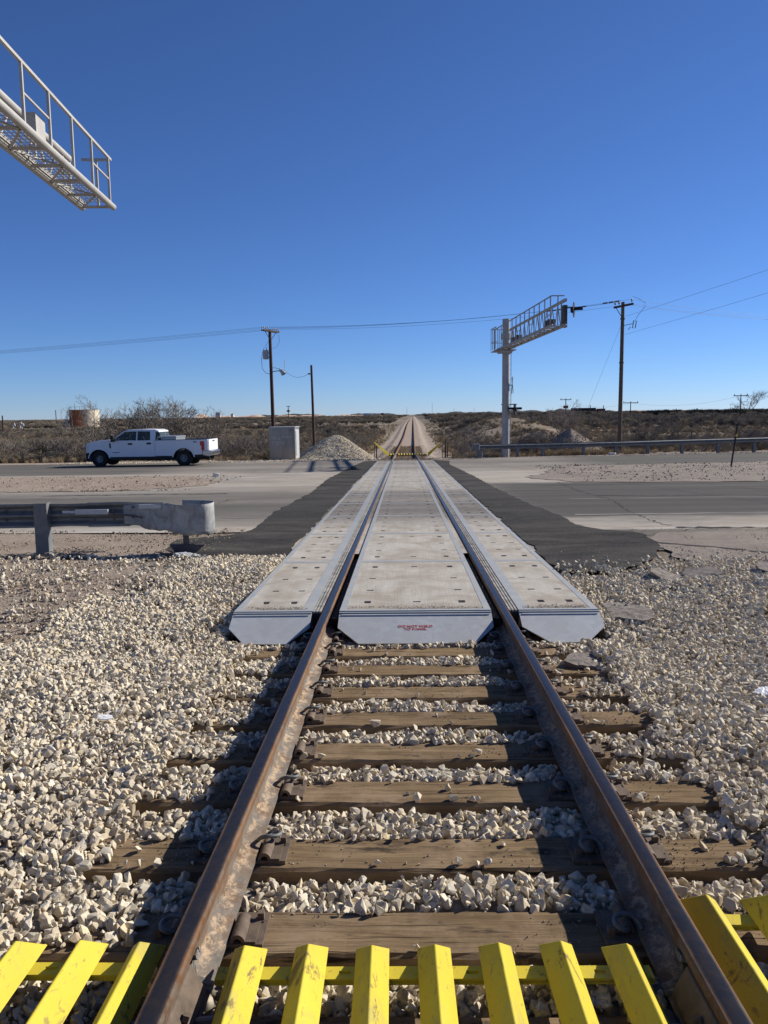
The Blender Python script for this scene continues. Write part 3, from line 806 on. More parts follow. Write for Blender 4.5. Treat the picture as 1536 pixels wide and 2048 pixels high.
# ------------------------------------------------------------------ rails
prof = [(-.076, -.172), (-.076, -.160), (-.030, -.148), (-.0105, -.135), (-.0085, -.095), (-.0105, -.052), (-.034, -.040), (-.0365, -.012), (-.030, -.003), (-.018, -.0006),
        (0, 0), (.018, -.0006), (.030, -.003), (.0365, -.012), (.034, -.040), (.0105, -.052), (.0085, -.095), (.0105, -.135), (.030, -.148), (.076, -.160), (.076, -.172)]
railY = list(np.arange(-3, 9, .5)) + list(np.arange(9, 46, 1.5)) + list(np.arange(46, 140, 2.0)) + list(np.geomspace(142, 1800, 40))
for s_, lab in ((-1, 'rusty left rail with pale crusted web running from the foreground to the horizon'), (1, 'right rail with shaded gauge side and worn dark running surface, running to the horizon')):
    mb = MB(); k = len(prof)
    for Y in railY:
        c = s_ * .7525 + float(cx(Y)); z = float(zt(Y))
        mb.v += [(c + px, Y, z + pz) for px, pz in prof]
    for i in range(len(railY) - 1):
        for j in range(k):
            mb.f.append((i * k + j, i * k + (j + 1) % k, (i + 1) * k + (j + 1) % k, (i + 1) * k + j))
    mb.f.append(tuple(range(k)))
    R_ = thing('rail', lab, 'rail', (s_ * .7525, 2.3, -S * 2.3 - .17))
    rl = mb.obj('running_rail', 'rail_steel', R_, smooth=True); rl.matrix_parent_inverse = Matrix.Translation(-R_.location)
    inv = Matrix.Translation(-R_.location)
    # joint bar and weld collar on the gauge side near the viewer
    g_ = -s_
    mb = MB(); c = s_ * .7525
    pb = [(.012, -.150), (.072, -.157), (.074, -.128), (.036, -.050), (.012, -.046)]
    mb.prism(pb, lambda u, v, d: Vector((c + g_ * u, d, v - S * d)), -1.2, 2.12)
    o = mb.obj('joint_bar', 'tie_plate_steel', R_); o.matrix_parent_inverse = inv; bevel(o, .004)
    for by_ in (1.35, 1.62, 1.95):
        mb = MB(); mb.cyl((c + g_ * .055, by_, -.085 - S * by_), (c + g_ * .072, by_, -.09 - S * by_), .014, None, 6)
        o = mb.obj('bolt', 'tie_plate_steel', R_); o.matrix_parent_inverse = inv
    mb = MB()
    path = [(.040, -.045), (.018, -.052), (.015, -.1), (.022, -.138), (.05, -.150), (.080, -.158)]
    rnd = random.Random(4)
    for w_ in range(3):
        mb.tube([(c + g_ * (u + .004), 2.15 + .014 * w_ + rnd.uniform(-.003, .003), v - S * 2.15) for u, v in path], [rnd.uniform(.007, .011) for _ in path], 6)
    o = mb.obj('weld_collar', 'weld_crust', R_, smooth=True); o.matrix_parent_inverse = inv

# ------------------------------------------------------------------ ties with plates and clips
def tie_body(seed, L=2.74):
    r = random.Random(seed); mb = MB(); xs = np.linspace(-L / 2, L / 2, 27); 
    ring = []
    for x in xs:
        j = lambda a: r.uniform(-a, a)
        ring.append([(x, -.118 + j(.004), -.17), (x, -.120 + j(.004), -.012 + j(.004)), (x, -.108 + j(.004), j(.003)), (x, 0, j(.003)), (x, .108 + j(.004), j(.003)), (x, .120 + j(.003), -.012 + j(.003)), (x, .118, -.17)])
    for q in ring: mb.v += q
    for i in range(len(xs) - 1):
        for j in range(6): mb.f.append((i * 7 + j, i * 7 + j + 1, (i + 1) * 7 + j + 1, (i + 1) * 7 + j))
    mb.f.append(tuple(range(7))); mb.f.append(tuple((len(xs) - 1) * 7 + j for j in range(7))[::-1])
    return mb.mesh('timber', 'tie_wood')
tie_meshes = [tie_body(i) for i in range(4)]
# plate: flat plate, two ribbed shoulders
def plate_parts():
    mb = MB(); mb.box(-.19, .19, -.088, .088, 0, .016)
    plate = mb.mesh('tie_plate', 'tie_plate_steel')
    sh = MB()                                  # hollow half-round shoulder the clip is driven into
    n = 10; out = []
    for k_ in range(n + 1):
        a = math.pi * k_ / n; out.append((-math.cos(a) * .026, math.sin(a) * .030 + .016))
    inn = [(x_ * .55, (z_ - .016) * .55 + .016) for x_, z_ in out]
    poly = out + inn[::-1]
    sh.prism([(u - .005, v) for u, v in poly], lambda u, v, d: Vector((u, d, v)), -.085, .04)
    sh.box(.021, .055, -.085, .04, .0165, .023)
    shoulder = sh.mesh('clip_shoulder', 'tie_plate_steel', smooth=True)
    pts = [(0, -.06, .034), (0, .03, .034), (.002, .062, .038), (.022, .085, .052), (.045, .078, .062), (.052, .05, .066), (.040, .022, .070),
           (.012, .010, .074), (-.022, .012, .070), (-.045, .028, .052), (-.055, .05, .034)]
    # smooth the path
    P_ = []
    for i in range(len(pts) - 1):
        p0 = Vector(pts[max(i - 1, 0)]); p1 = Vector(pts[i]); p2 = Vector(pts[i + 1]); p3 = Vector(pts[min(i + 2, len(pts) - 1)])
        for q in (0, .33, .66):
            P_.append(.5 * ((2 * p1) + (p2 - p0) * q + (2 * p0 - 5 * p1 + 4 * p2 - p3) * q * q + (3 * p1 - p0 - 3 * p2 + p3) * q ** 3))
    P_.append(Vector(pts[-1])); P_ = [Vector((p_.x * .86 - .004, p_.y * .80, .020 + (p_.z - .020) * .86)) for p_ in P_]
    cl = MB().tube(P_, .0085, 7).mesh('rail_clip', 'clip_steel', smooth=True)
    sp = MB(); sp.box(-.011, .011, -.011, .011, .016, .045); sp.cyl((0, 0, .016), (0, 0, .021), .02, None, 10)
    spike = sp.mesh('screw_spike', 'tie_plate_steel')
    return plate, shoulder, cl, spike
PLATE, SHOULDER, CLIP, SPIKE = plate_parts()
SLOPE = -math.atan(S)
def make_tie(Y, seed, label, group, clips, rz=0., xo=0., full=True):
    t_ = thing('railway_tie', label, 'railway tie', (float(cx(Y)) + xo, Y, float(zt(Y)) - .19), 0, group)
    t_.rotation_euler = (SLOPE, 0, rz)
    link('timber', tie_meshes[seed % 4], t_)
    if full:
        for s_ in (-1, 1):
            pl = link('tie_plate', PLATE, t_, (s_ * .7525 - xo, 0, 0.001))
            for g_ in (-1, 1):
                x = g_ * .112; rot = (0, 0, 0) if g_ > 0 else (0, 0, math.pi)
                sh = link('clip_shoulder', SHOULDER, pl, (x, 0, 0), rot)
                if clips.get((s_, g_), True): link('rail_clip', CLIP, pl, (x, 0 if g_ > 0 else 0, 0), rot)
                link('screw_spike', SPIKE, pl, (g_ * .165, .045 * g_, 0))
    return t_
skew = [.010, .004, -.004, .006, -.002, .004, -.006, 0.002]
names = ['nearest timber tie, dark and grainy, under the front edge of the yellow slats'] + \
        ['weathered brown timber tie, %s one in front of the crossing ramp' % ORD[9 - i] for i in range(2, 9)]
noclip = {3: [(-1, 1)], 0: [(-1, 1)]}
for i, Y in enumerate(TIES):
    cl = {k_: False for k_ in noclip.get(i, [])}
    if i == 3: cl = {(-1, 1): False}
    t_ = make_tie(Y, i, names[i], 'timber ties in front of the crossing', cl, skew[i], random.Random(i).uniform(-.04, .04))
for k_ in range(1, 5):
    make_tie(TIES[0] - .5 * k_, k_, 'timber tie lying beneath the yellow slats, %s behind the nearest bare tie' % ORD[k_], 'ties beneath the yellow slats', {}, 0, 0, k_ < 3)
# the tie carrying the ramps, with pale fixing plates
t_ = make_tie(6.26, 2, 'soiled timber tie carrying the steel ramps of the crossing', 'timber ties in front of the crossing', {}, .003, 0)
for x in (-.36, .42, 1.28):
    mb = MB(); mb.box(x - .075, x + .075, -.125, .02, .001, .011); o = mb.obj('fixing_plate', 'galvanised', t_); bevel(o, .002)
    mb = MB(); mb.cyl((x, -.06, .011), (x, -.06, .030), .016, None, 6); mb.obj('screw_head', 'tie_plate_steel', t_)
ftm = tie_meshes
for k_ in range(70):
    Y = 44.6 + .55 * k_
    t_ = link('railway_tie', ftm[k_ % 4], None, (float(cx(Y)), Y, float(zt(Y)) - .18), (-math.atan(float(zt(Y) - zt(Y + 1))), 0, 0))
    tag(t_, 'timber tie of the far track, %s one beyond the crossing' % ordn(k_ + 1), 'railway tie', 'ties of the far track')

# loose stones lying on ties and panels
rnd = random.Random(5)
spots = []
for i, Y in enumerate(TIES[1:], 1):
    for _ in range(5): spots.append((rnd.uniform(-1.25, 1.25), Y + rnd.uniform(-.07, .09), i))
for i in range(9): spots.append((rnd.uniform(-.55, .6), TIES[2] + .09 + rnd.uniform(-.02, .05), 2))
rm = [o.data for o in ROCKS['limestone'].objects]
for k_, (x, y, ti) in enumerate(spots):
    if .64 < abs(x) < .95: continue
    r_ = rnd.uniform(.012, .028)
    o = link('loose_stone', rm[k_ % 14], None, (x, y, -S * y - .19 + r_ * .6), (rnd.uniform(0, 6), rnd.uniform(0, 6), rnd.uniform(0, 6)))
    o.scale = (r_, r_ * .9, r_ * .85)
    side_ = 'outside the left rail' if x < -.8 else ('outside the right rail' if x > .8 else ('between the rails, left half' if x < 0 else 'between the rails, right half'))
    tag(o, 'pale stone on the %s tie in front of the ramp, %s' % (ORD[9 - ti], side_), 'stone', 'loose stones on the timber ties, number %d %s' % (9 - ti, side_))

n = 15000; X = rng.uniform(-1.3, 1.3, n); ti_ = rng.integers(0, len(TIES), n); Y = np.array(TIES)[ti_] + rng.uniform(-.115, .115, n)
k = (rng.random(n) < np.exp(-np.abs(np.abs(X) - .95) / .10) + .22 * (vnoise(X, Y, .3, 55) > .55)) & (np.abs(np.abs(X) - .7525) > .085)
X = X[k]; Y = Y[k]; n = len(X)
scatter('tie_grit', np.stack([X, Y, -S * Y - .19 + np.where(np.abs(np.abs(X) - .7525) < .18, .018, .002)], 1), rrot(n), rscl(n, .0012, .0065, 2.2), ROCKS['dull_stone'], 'sandy grit and crumbs lying on the timber ties and plates')

# ------------------------------------------------------------------ crossing panels
def slab(x0, x1, y0, y1, zt_, holes, depth=.08):
    xs = sorted({x0, x1} | {h_[0] for h_ in holes} | {h_[1] for h_ in holes}); ys = sorted({y0, y1} | {h_[2] for h_ in holes} | {h_[3] for h_ in holes})
    mb = MB(); cell = {}
    for i in range(len(xs) - 1):
        for j in range(len(ys) - 1):
            mx = (xs[i] + xs[i + 1]) / 2; my = (ys[j] + ys[j + 1]) / 2
            hole = any(h_[0] < mx < h_[1] and h_[2] < my < h_[3] for h_ in holes)
            z = zt_ - depth if hole else zt_
            mb.quad((xs[i], ys[j], z), (xs[i + 1], ys[j], z), (xs[i + 1], ys[j + 1], z), (xs[i], ys[j + 1], z))
    for h_ in holes:
        a, b, c, d = h_; q = zt_ - depth
        for p, r_ in (((a, c), (b, c)), ((b, c), (b, d)), ((b, d), (a, d)), ((a, d), (a, c))):
            mb.quad((*p, zt_), (*r_, zt_), (*r_, q), (*p, q))
    return mb
PL = 2.6; Y0 = 6.53; W2 = .64
def holes_for(x0, x1, center):
    hs = []
    w = x1 - x0
    rel = [(.14, .86)] if center else [(.30, .78)]
    for xr in rel[0]:
        x = x0 + w * xr
        hs += [(x - .03, x + .03, .30, .40), (x - .03, x + .03, 2.16, 2.26)]
        for yy in (.86, 1.48): hs.append((x - .033, x + .033, yy, yy + .045))
    xm = (x0 + x1) / 2 + .02
    if center:
        hs += [(xm - .035, xm + .035, .33, .375), (xm - .033, xm + .033, 2.19, 2.235)]
    return hs
def panel_meshes(x0, x1, center):
    b = .058; g_ = .004
    bi = b if center else .07
    left_in = x0 + (bi if center else (b if x0 < 0 else bi + .02)); right_in = x1 - (bi if center else (b if x0 > 0 else bi + .02))
    mb = slab(left_in, right_in, b, PL - b - g_, -.002, holes_for(left_in, right_in, center))
    c = mb.mesh('concrete_slab', 'panel_concrete', fix=False)
    fr = MB()
    z0 = -.15
    fr.box(x0, left_in, 0, PL - g_, z0, 0); fr.box(right_in, x1, 0, PL - g_, z0, 0)
    fr.box(left_in, right_in, 0, b, z0, .0); fr.box(left_in, right_in, PL - b - g_, PL - g_, z0, .0)
    f = fr.mesh('steel_frame', 'panel_steel')
    return c, f
PM = {}
COLS = [('left', -1.54, -.872, False), ('centre', -W2, W2, True), ('right', .872, 1.54, False)]
for nm, a, b, c in COLS: PM[nm] = panel_meshes(a, b, c)
NROW = 14
for r_ in range(NROW):
    y = Y0 + r_ * PL
    for nm, a, b, c in COLS:
        where = {'left': 'outside the left rail', 'centre': 'between the rails', 'right': 'outside the right rail'}[nm]
        row = 'nearest row, behind the ramp' if r_ == 0 else ('last row at the far edge' if r_ == NROW - 1 else ORD[r_ + 1] + ' row from the near ramp')
        t_ = thing('crossing_panel', 'steel-framed concrete crossing panel %s, %s' % (where, row), 'crossing panel', (0, y, -S * y + (0.0 if c else -.001)), 0, 'concrete crossing panels ' + where)
        t_.rotation_euler = (SLOPE, 0, 0)
        cs, f = PM[nm]
        link('concrete_slab', cs, t_); link('steel_frame', f, t_)
# rubber flangeway fillers with ribs, one strip per rail and per panel row run
for s_, lab in ((-1, 'ribbed rubber strip filling the gap outside the left rail on the crossing'), (1, 'ribbed rubber strip filling the gap outside the right rail on the crossing')):
    t_ = thing('rubber_filler', lab, 'rubber strip', (s_ * .83, Y0, -S * Y0)); t_.rotation_euler = (SLOPE, 0, 0)
    yl = NROW * PL
    mb = MB(); mb.box(-.04, .036, .0, yl, -.14, -.020); mb.obj('strip_base', 'rubber_black', t_)
    for q in range(3):
        x = -.037 + q * .0265
        mb = MB()
        for r_ in range(NROW): mb.box(x, x + .016, r_ * PL + .006, (r_ + 1) * PL - .01, -.0199, -.004)
        mb.obj('rib', 'rubber_strip', t_)
# small debris in the flangeway: dark floor
for s_ in (-1, 1):
    mb = MB(); a = s_ * .642; b = s_ * .716
    mb.box(min(a, b), max(a, b), 0, NROW * PL, -.13, -.075)
    o = mb.obj('flangeway_floor', 'rubber_black', None, loc=(0, Y0 + .01, -S * Y0)); o.rotation_euler = (SLOPE, 0, 0)
    tag(o, 'black groove floor inside the %s rail along the crossing' % ('left' if s_ < 0 else 'right'), 'rubber strip')
    n = 500; X = s_ * rng.uniform(.652, .708, n); Y = rng.uniform(Y0, Y0 + 30, n)
    scatter('flangeway_grit', np.stack([X, Y, -S * Y - .072], 1), rrot(n), rscl(n, .004, .016, 2.5), ROCKS['dull_stone'], 'grit lying in the groove inside the %s rail' % ('left' if s_ < 0 else 'right'))
# grit on the front edge of the panels
n = 3800; X = rng.uniform(-1.45, 1.45, n); Y = Y0 + .05 + np.abs(rng.normal(0, .07, n))
k = (vnoise(X, Y, .2, 51) > .35) & ((np.abs(X) < .58) | (np.abs(X) > .92)); X = X[k]; Y = Y[k]
scatter('panel_grit', np.stack([X, Y, -S * Y - .001], 1), rrot(len(X)), rscl(len(X), .0015, .006, 2.5), ROCKS['dull_stone'], 'brown grit strewn along the front edge of the crossing panels')

# steel ramps (deflectors)
def ramp(x0, x1, inl, inr, label, text=None, corner=None):
    t_ = thing('steel_ramp', label, 'steel ramp', ((x0 + x1) / 2, Y0, -S * Y0))
    zt_ = -.012; yb = -.40; zb = -.165
    def P(x, s_):    # s 0 top .. 1 bottom
        return Vector((x - (x0 + x1) / 2, -.012 + (yb) * s_, zt_ + (zb - zt_) * s_))
    nrm = Vector((0, zb - zt_, -yb)).normalized()
    if nrm.z < 0: nrm = -nrm
    poly = [(x0, 0), (x0 - .0, .50), (x0 + inl, 1), (x1 - inr, 1), (x1, .50), (x1, 0)]
    mb = MB(); mb.prism(poly, lambda u, v, d: P(u, v) + nrm * d, -.009, 0)
    o = mb.obj('ramp_plate', 'galvanised', t_)
    mb = MB(); mb.box(x0 - (x0 + x1) / 2, x1 - (x0 + x1) / 2, -.028, -.004, -.016, -.009); mb.obj('lip', 'panel_steel', t_)
    mb = MB(); mb.box(x0 - (x0 + x1) / 2 + .02, x1 - (x0 + x1) / 2 - .02, -.06, -.040, -.029, -.021); mb.obj('stiffener', 'galvanised', t_)
    for xx in (x0 + inl + .05, (x0 + x1) / 2, x1 - inr - .05):
        gb = MB(); c_ = xx - (x0 + x1) / 2
        gb.prism([(0, -.03), (-.36, -.175), (0, -.175)], lambda u, v, d: Vector((c_ + d, u, v)), -.004, .004); gb.obj('gusset', 'steel_dark', t_)
    if text:
        p = P(text[1], .52) + nrm * .002
        xax = Vector((1, 0, 0)); yax = nrm.cross(xax)
        m_ = Matrix.Identity(4)
        for i in range(3): m_[i][0] = xax[i]; m_[i][1] = yax[i]; m_[i][2] = nrm[i]; m_[i][3] = p[i]
        text_mesh('stencil_lettering', text[0], .040, 'red_stencil', t_, m_, .0005, .0012)
    return t_
ramp(-W2, W2, .18, .16, 'galvanised steel ramp between the rails with red stencilled lettering', ('DO NOT WELD\nTO PANEL', .0))
ramp(-1.54, -.875, .16, .16, 'galvanised steel ramp with a brown stain outside the left rail')
ramp(.872, 1.54, .20, .18, 'slightly tilted galvanised steel ramp outside the right rail')

# ------------------------------------------------------------------ yellow slatted guards (near)
def slat_guard(xs, y_end, label, xbar0, xbar1, yaw_=0.0, w=.105, ybar=None):
    t_ = thing('slatted_guard', label, 'track guard', ((xbar0 + xbar1) / 2, y_end, -S * y_end - .19), 0, 'yellow slatted guards in the foreground')
    t_.rotation_euler = (SLOPE, 0, yaw_)
    x_c = (xbar0 + xbar1) / 2
    for k_, x in enumerate(xs):
        r = random.Random(k_ * 3 + len(xs)); dy = r.uniform(-.012, .012)
        mb = MB(); th = .006
        a = w * .5
        poly = [(-a, 0.0), (0.0 - .003, .074), (.003, .074), (a, 0.0), (a - .009, 0.0), (0, .064), (-a + .009, 0.0)]
        tilt = r.uniform(-.03, .03)
        mb.prism(poly, lambda u, v, d: Vector((u + tilt * v, d if d < -2 else d - v * 1.22, v + .075)), -2.1, dy)
        o = mb.obj('slat', 'yellow_paint', t_, loc=(x - x_c, 0, 0)); bevel(o, .0015, 1)
    for yb in (-.115, -1.3):
        mb = slab(xbar0 - x_c, xbar1 - x_c, yb - .028, yb + .028, .0745, [(x + .11 - x_c - .018, x + .11 - x_c + .018, yb - .009, yb + .009) for x in xs[1::2] if x + .14 < xbar1], .006)
        mb.box(xbar0 - x_c, xbar1 - x_c, yb - .028, yb + .028, .055, .066)
        for yy in (yb - .028, yb + .028): mb.quad((xbar0 - x_c, yy, .0745), (xbar1 - x_c, yy, .0745), (xbar1 - x_c, yy, .062), (xbar0 - x_c, yy, .062))
        mb.obj('cross_bar', 'yellow_paint', t_, fix=False)
    return t_
slat_guard([-.575 + .1905 * k_ for k_ in range(7)], 2.29, 'yellow slatted guard lying between the rails in the foreground', -.66, .64, .012)
slat_guard([-1.47, -1.28, -1.085, -.90], 2.30, 'yellow slatted guard outside the left rail in the foreground', -1.62, -.87, .0)
slat_guard([.905, 1.11, 1.31, 1.51], 2.55, 'yellow slatted guard outside the right rail in the foreground', .87, 1.62, -.01, .125)

# ------------------------------------------------------------------ debris
def chunk(name, label, cat, loc, size, mat, seed, rot=(0, 0, 0), n=9):
    r = random.Random(seed); poly = []
    for k_ in range(n):
        a = 2 * math.pi * k_ / n + r.uniform(-.2, .2); q = r.uniform(.75, 1.1)
        poly.append((math.cos(a) * size[0] * q, math.sin(a) * size[1] * q))
    bm = bmesh.new(); h_ = size[2]
    vt = [bm.verts.new((u, v, r.uniform(-.15, .15) * h_)) for u, v in poly]; vb = [bm.verts.new((u * .9 + r.uniform(-.1, .1) * size[0], v * .9, -h_ + r.uniform(-.1, .1) * h_)) for u, v in poly]
    ct = bm.verts.new((0, 0, .2 * h_)); cb = bm.verts.new((0, 0, -h_))
    for i in range(n):
        j = (i + 1) % n
        bm.faces.new((vt[i], vt[j], ct)); bm.faces.new((vb[j], vb[i], cb)); bm.faces.new((vt[j], vt[i], vb[i], vb[j]))
    bmesh.ops.subdivide_edges(bm, edges=bm.edges[:], cuts=3, use_grid_fill=True)
    for v in bm.verts:
        q = mnoise.noise_vector(v.co * (1.2 / max(size[:2]) * 6) + Vector((seed, 0, 0))); v.co += Vector(q) * h_ * .22
    bmesh.ops.triangulate(bm, faces=bm.faces); bmesh.ops.recalc_face_normals(bm, faces=bm.faces)
    me = bpy.data.meshes.new(name); bm.to_mesh(me); bm.free(); me.materials.append(MT[mat])
    o = link(name, me, None, loc, rot); tag(o, label, cat); return o
gz = lambda x, y, o=0: hz(x, y) + o
chunk('asphalt_slab', 'large flat slab of broken asphalt beside the right steel ramp', 'asphalt slab', (1.84, 6.80, gz(1.84, 6.8, .125)), (.21, .32, .05), 'asphalt_slab', 1, (.03, -.05, .1))
chunk('asphalt_slab', 'thin broken asphalt slab propped on the ballast, left one of the dark pair', 'asphalt slab', (2.58, 7.95, gz(2.58, 7.95, .10)), (.19, .20, .035), 'asphalt_slab', 2, (.25, .2, .3))
chunk('asphalt_slab', 'thin broken asphalt slab lying on the ballast, right one of the dark pair', 'asphalt slab', (2.95, 8.05, gz(2.95, 8.05, .09)), (.22, .18, .03), 'asphalt_slab', 3, (.15, -.15, .1))
chunk('asphalt_slab', 'broken asphalt slab at the right edge of the picture by the dirt shoulder', 'asphalt slab', (3.78, 8.1, gz(3.78, 8.1, .09)), (.28, .2, .035), 'asphalt_slab', 4, (.2, .1, -.2))
chunk('asphalt_slab', 'cracked asphalt slab lying over the tie end right of the rail', 'asphalt slab', (1.20, 5.56, -S * 5.56 - .155), (.16, .15, .035), 'asphalt_slab', 5, (.05, .03, .4))
chunk('asphalt_slab', 'small grey slab on the ballast near the guardrail end', 'asphalt slab', (-2.78, 9.62, -S * 9.6 + .03), (.16, .10, .05), 'galvanised', 6, (.1, .12, .1), 6)
chunk('concrete_chunk', 'rough lump of broken pavement standing on a tie end at right', 'concrete lump', (1.27, 4.10, -S * 4.1 - .13), (.075, .06, .07), 'concrete_chunk', 7, (.5, .2, .3))
chunk('white_shard', 'curved white shard lying on the ballast at left', 'shard', (-1.83, 4.36, gz(-1.83, 4.36, .125)), (.045, .025, .012), 'white_shard', 8, (.5, .2, .3))
chunk('white_shard', 'white plastic piece on the ballast at the right edge of the picture', 'shard', (2.12, 4.75, gz(2.12, 4.75, .13)), (.065, .05, .02), 'white_shard', 9, (.2, -.1, .3))
chunk('white_rock', 'white rock lying beside the far road under the guardrail', 'rock', (12.8, 49.2, gz(12.8, 49.2, .12)), (.27, .2, .22), 'white_rock', 10, (0, 0, .2))
chunk('white_rock', 'pale rock on the dirt strip in front of the truck', 'rock', (-7.1, 29.3, -S * 29.3 + .10), (.12, .1, .12), 'white_rock', 11, (0, 0, .2))

# ------------------------------------------------------------------ guardrails
WP = [(-.155, .0), (-.125, .0), (-.105, .035), (-.085, .075), (-.055, .08), (-.03, .04), (-.01, .005), (.01, .005), (.03, .04), (.055, .08), (.085, .075), (.105, .035), (.125, .0), (.155, .0)]
def w_beam(mb, pts, zc, face=1, th=.004, squash=None):
    """corrugated beam along pts (x,y,z ground); face +1 bulges to +Y"""
    rings = []
    for i, p in enumerate(pts):
        p = Vector(p); a = Vector(pts[max(i - 1, 0)]); b = Vector(pts[min(i + 1, len(pts) - 1)]); d = (b - a); d.z = 0; d.normalize()
        nr = Vector((-d.y, d.x, 0)) * face
        q = squash(i) if squash else (1, 1)
        ring = [p + nr * (v * q[0]) + Vector((0, 0, zc + u * q[1])) for u, v in WP]
        back = [p + nr * (v * q[0] - th) + Vector((0, 0, zc + u * q[1])) for u, v in WP[::-1]]
        rings.append(ring + back)
    k_ = len(rings[0]); o = len(mb.v)
    for r_ in rings: mb.v += [tuple(x) for x in r_]
    for i in range(len(rings) - 1):
        for j in range(k_): mb.f.append((o + i * k_ + j, o + i * k_ + (j + 1) % k_, o + (i + 1) * k_ + (j + 1) % k_, o + (i + 1) * k_ + j))
    mb.f.append(tuple(o + j for j in range(k_))); mb.f.append(tuple(o + (len(rings) - 1) * k_ + j for j in range(k_)))
# near left, seen from behind, with a curled damaged end shoe
G0 = thing('guardrail', 'dented steel guardrail with a curled end shoe left of the crossing', 'guardrail', (-4.75, 9.85, -S * 9.85))
inv = Matrix.Translation(-G0.location)
def gpart(mb, name, mat='guardrail_steel', smooth=False):
    o = mb.obj(name, mat, G0, smooth=smooth); o.matrix_parent_inverse = inv; return o
gz0 = -S * 9.9
mb = MB()
pts = [(-20 + 1.0 * k_, 8.4 + .105 * k_, gz0 + .0) for k_ in range(15)] + [(-4.9, 9.93, gz0), (-4.65, 9.97, gz0), (-4.4, 10.0, gz0), (-4.1, 10.0, gz0), (-3.8, 10.05, gz0), (-3.5, 10.05, gz0), (-3.2, 10.08, gz0)]
rn = random.Random(3); dent = [(1, 1)] * 15 + [(1, 1), (.9, .98), (.7, .93), (.85, .97), (.6, 1.02), (.9, .95), (.8, .9)]
w_beam(mb, pts, .50, 1, squash=lambda i: dent[i]); gpart(mb, 'beam', smooth=True)
# end shoe: wide plate wrapping round to the front like a buffer
mb = MB()
sh = []
for k_ in range(30):
    u = k_ / 29
    if u < .52:
        q = u / .52; x = -3.68 + 1.03 * q; y = 9.975 - .17 * q; hgt0 = .12 + .075 * min(1, q * 1.5); zc = .50 - .06 * q
    else:
        q = (u - .52) / .48; a = -math.pi / 2 + math.pi * 1.02 * q; x = -2.65 + .12 * math.cos(a); y = 9.805 + .19 + .19 * math.sin(a); hgt0 = .195; zc = .44 + .02 * q
        if q > .75: x -= (q - .75) * 1.3
    sh.append((x, y, zc, hgt0))
o = len(mb.v)
for i_, (x, y, zc, h_) in enumerate(sh):
    for j in range(9):
        v_ = -1 + j / 4; q = mnoise.noise(Vector((x * 4, v_ * 1.6, i_ * .12))) * .020
        rag = (.014 * math.sin(i_ * .9) + .008 * math.sin(i_ * 2.3 + 1)) * (1 if j == 0 else 0) - (.02 if (j == 8 and 9 < i_ < 13) else 0)
        mb.v.append((x, y + q, gz0 + zc + h_ * v_ + rag))
for i in range(len(sh) - 1):
    for j in range(8): mb.f.append((i * 9 + j, (i + 1) * 9 + j, (i + 1) * 9 + j + 1, i * 9 + j + 1))
o = gpart(mb, 'end_shoe', 'weathered_zinc', smooth=True); sm_ = o.modifiers.new('solid', 'SOLIDIFY'); sm_.thickness = .006
mb = MB(); mb.box(-4.28, -3.86, 9.90, 9.945, gz0 + .515, gz0 + .575); mb.box(-4.45, -4.28, 9.91, 9.935, gz0 + .53, gz0 + .56); gpart(mb, 'cable_bracket', 'galvanised')
mb = MB(); mb.tube([(-3.88, 9.92, gz0 + .54), (-3.75, 9.93, gz0 + .50), (-3.55, 9.94, gz0 + .49), (-3.42, 9.93, gz0 + .46)], .011, 6); gpart(mb, 'anchor_cable', 'steel_dark', True)
mb = MB()
for bx_, bz in ((-3.55, .60), (-3.42, .605), (-3.55, .47), (-3.42, .45), (-3.32, .46)):
    mb.cyl((bx_, 9.955, gz0 + bz), (bx_, 9.93, gz0 + bz - .002), .014, None, 6)
gpart(mb, 'bolts', 'steel_dark')
mb = MB(); w_beam(mb, [(-4.15, 9.985, gz0), (-3.9, 10.0, gz0), (-3.62, 10.02, gz0)], .50, 1, squash=lambda i: (.9, 1.02)); gpart(mb, 'splice_plate', smooth=True)
mb = MB()
for bx_ in (-5.6, -5.2, -4.35, -4.05, -3.8):
    for bz in (.44, .56): mb.cyl((bx_, 9.94, gz0 + bz), (bx_, 9.96, gz0 + bz), .016, None, 6)
gpart(mb, 'bolts', 'steel_dark')
# strap piece over the shoe
mb = MB(); mb.box(-3.45, -3.02, 9.88, 9.90, gz0 + .585, gz0 + .635, None); gpart(mb, 'strap', 'galvanised')
def ibeam(mb, x, y, z0, z1, w=.14, d=.16, t_=.012):
    mb.box(x - w / 2, x + w / 2, y - d / 2, y - d / 2 + t_, z0, z1); mb.box(x - w / 2, x + w / 2, y + d / 2 - t_, y + d / 2, z0, z1)
    mb.box(x - t_ / 2, x + t_ / 2, y - d / 2 + t_, y + d / 2 - t_, z0, z1)
for px in (-4.72, -8.6, -12.5, -16.4):
    y = 8.4 + .105 * (px + 20) - .11
    mb = MB(); poly = [(-.085, 0), (.085, 0), (.085, .70), (-.085, .70)]
    mb.box(px - .085, px + .085, y - .02, y - .008, gz0 - .06, gz0 + .665)
    mb.prism([(y - .008, -.06), (y - .008, .67), (y + .10, .67), (y + .10, -.06)], lambda u, v, d: Vector((d, u, gz0 + v)), px + .073, px + .085)
    gpart(mb, 'post')
mb = MB(); mb.prism([(-2.98, -.02), (-2.78, -.02), (-2.62, .12), (-3.08, .12)], lambda u, v, d: Vector((u, d, gz0 + v)), 9.86, 9.92)
mb.box(-2.9, -2.84, 9.87, 9.93, gz0 - .05, gz0 + .4); gpart(mb, 'stub_post', 'steel_dark')
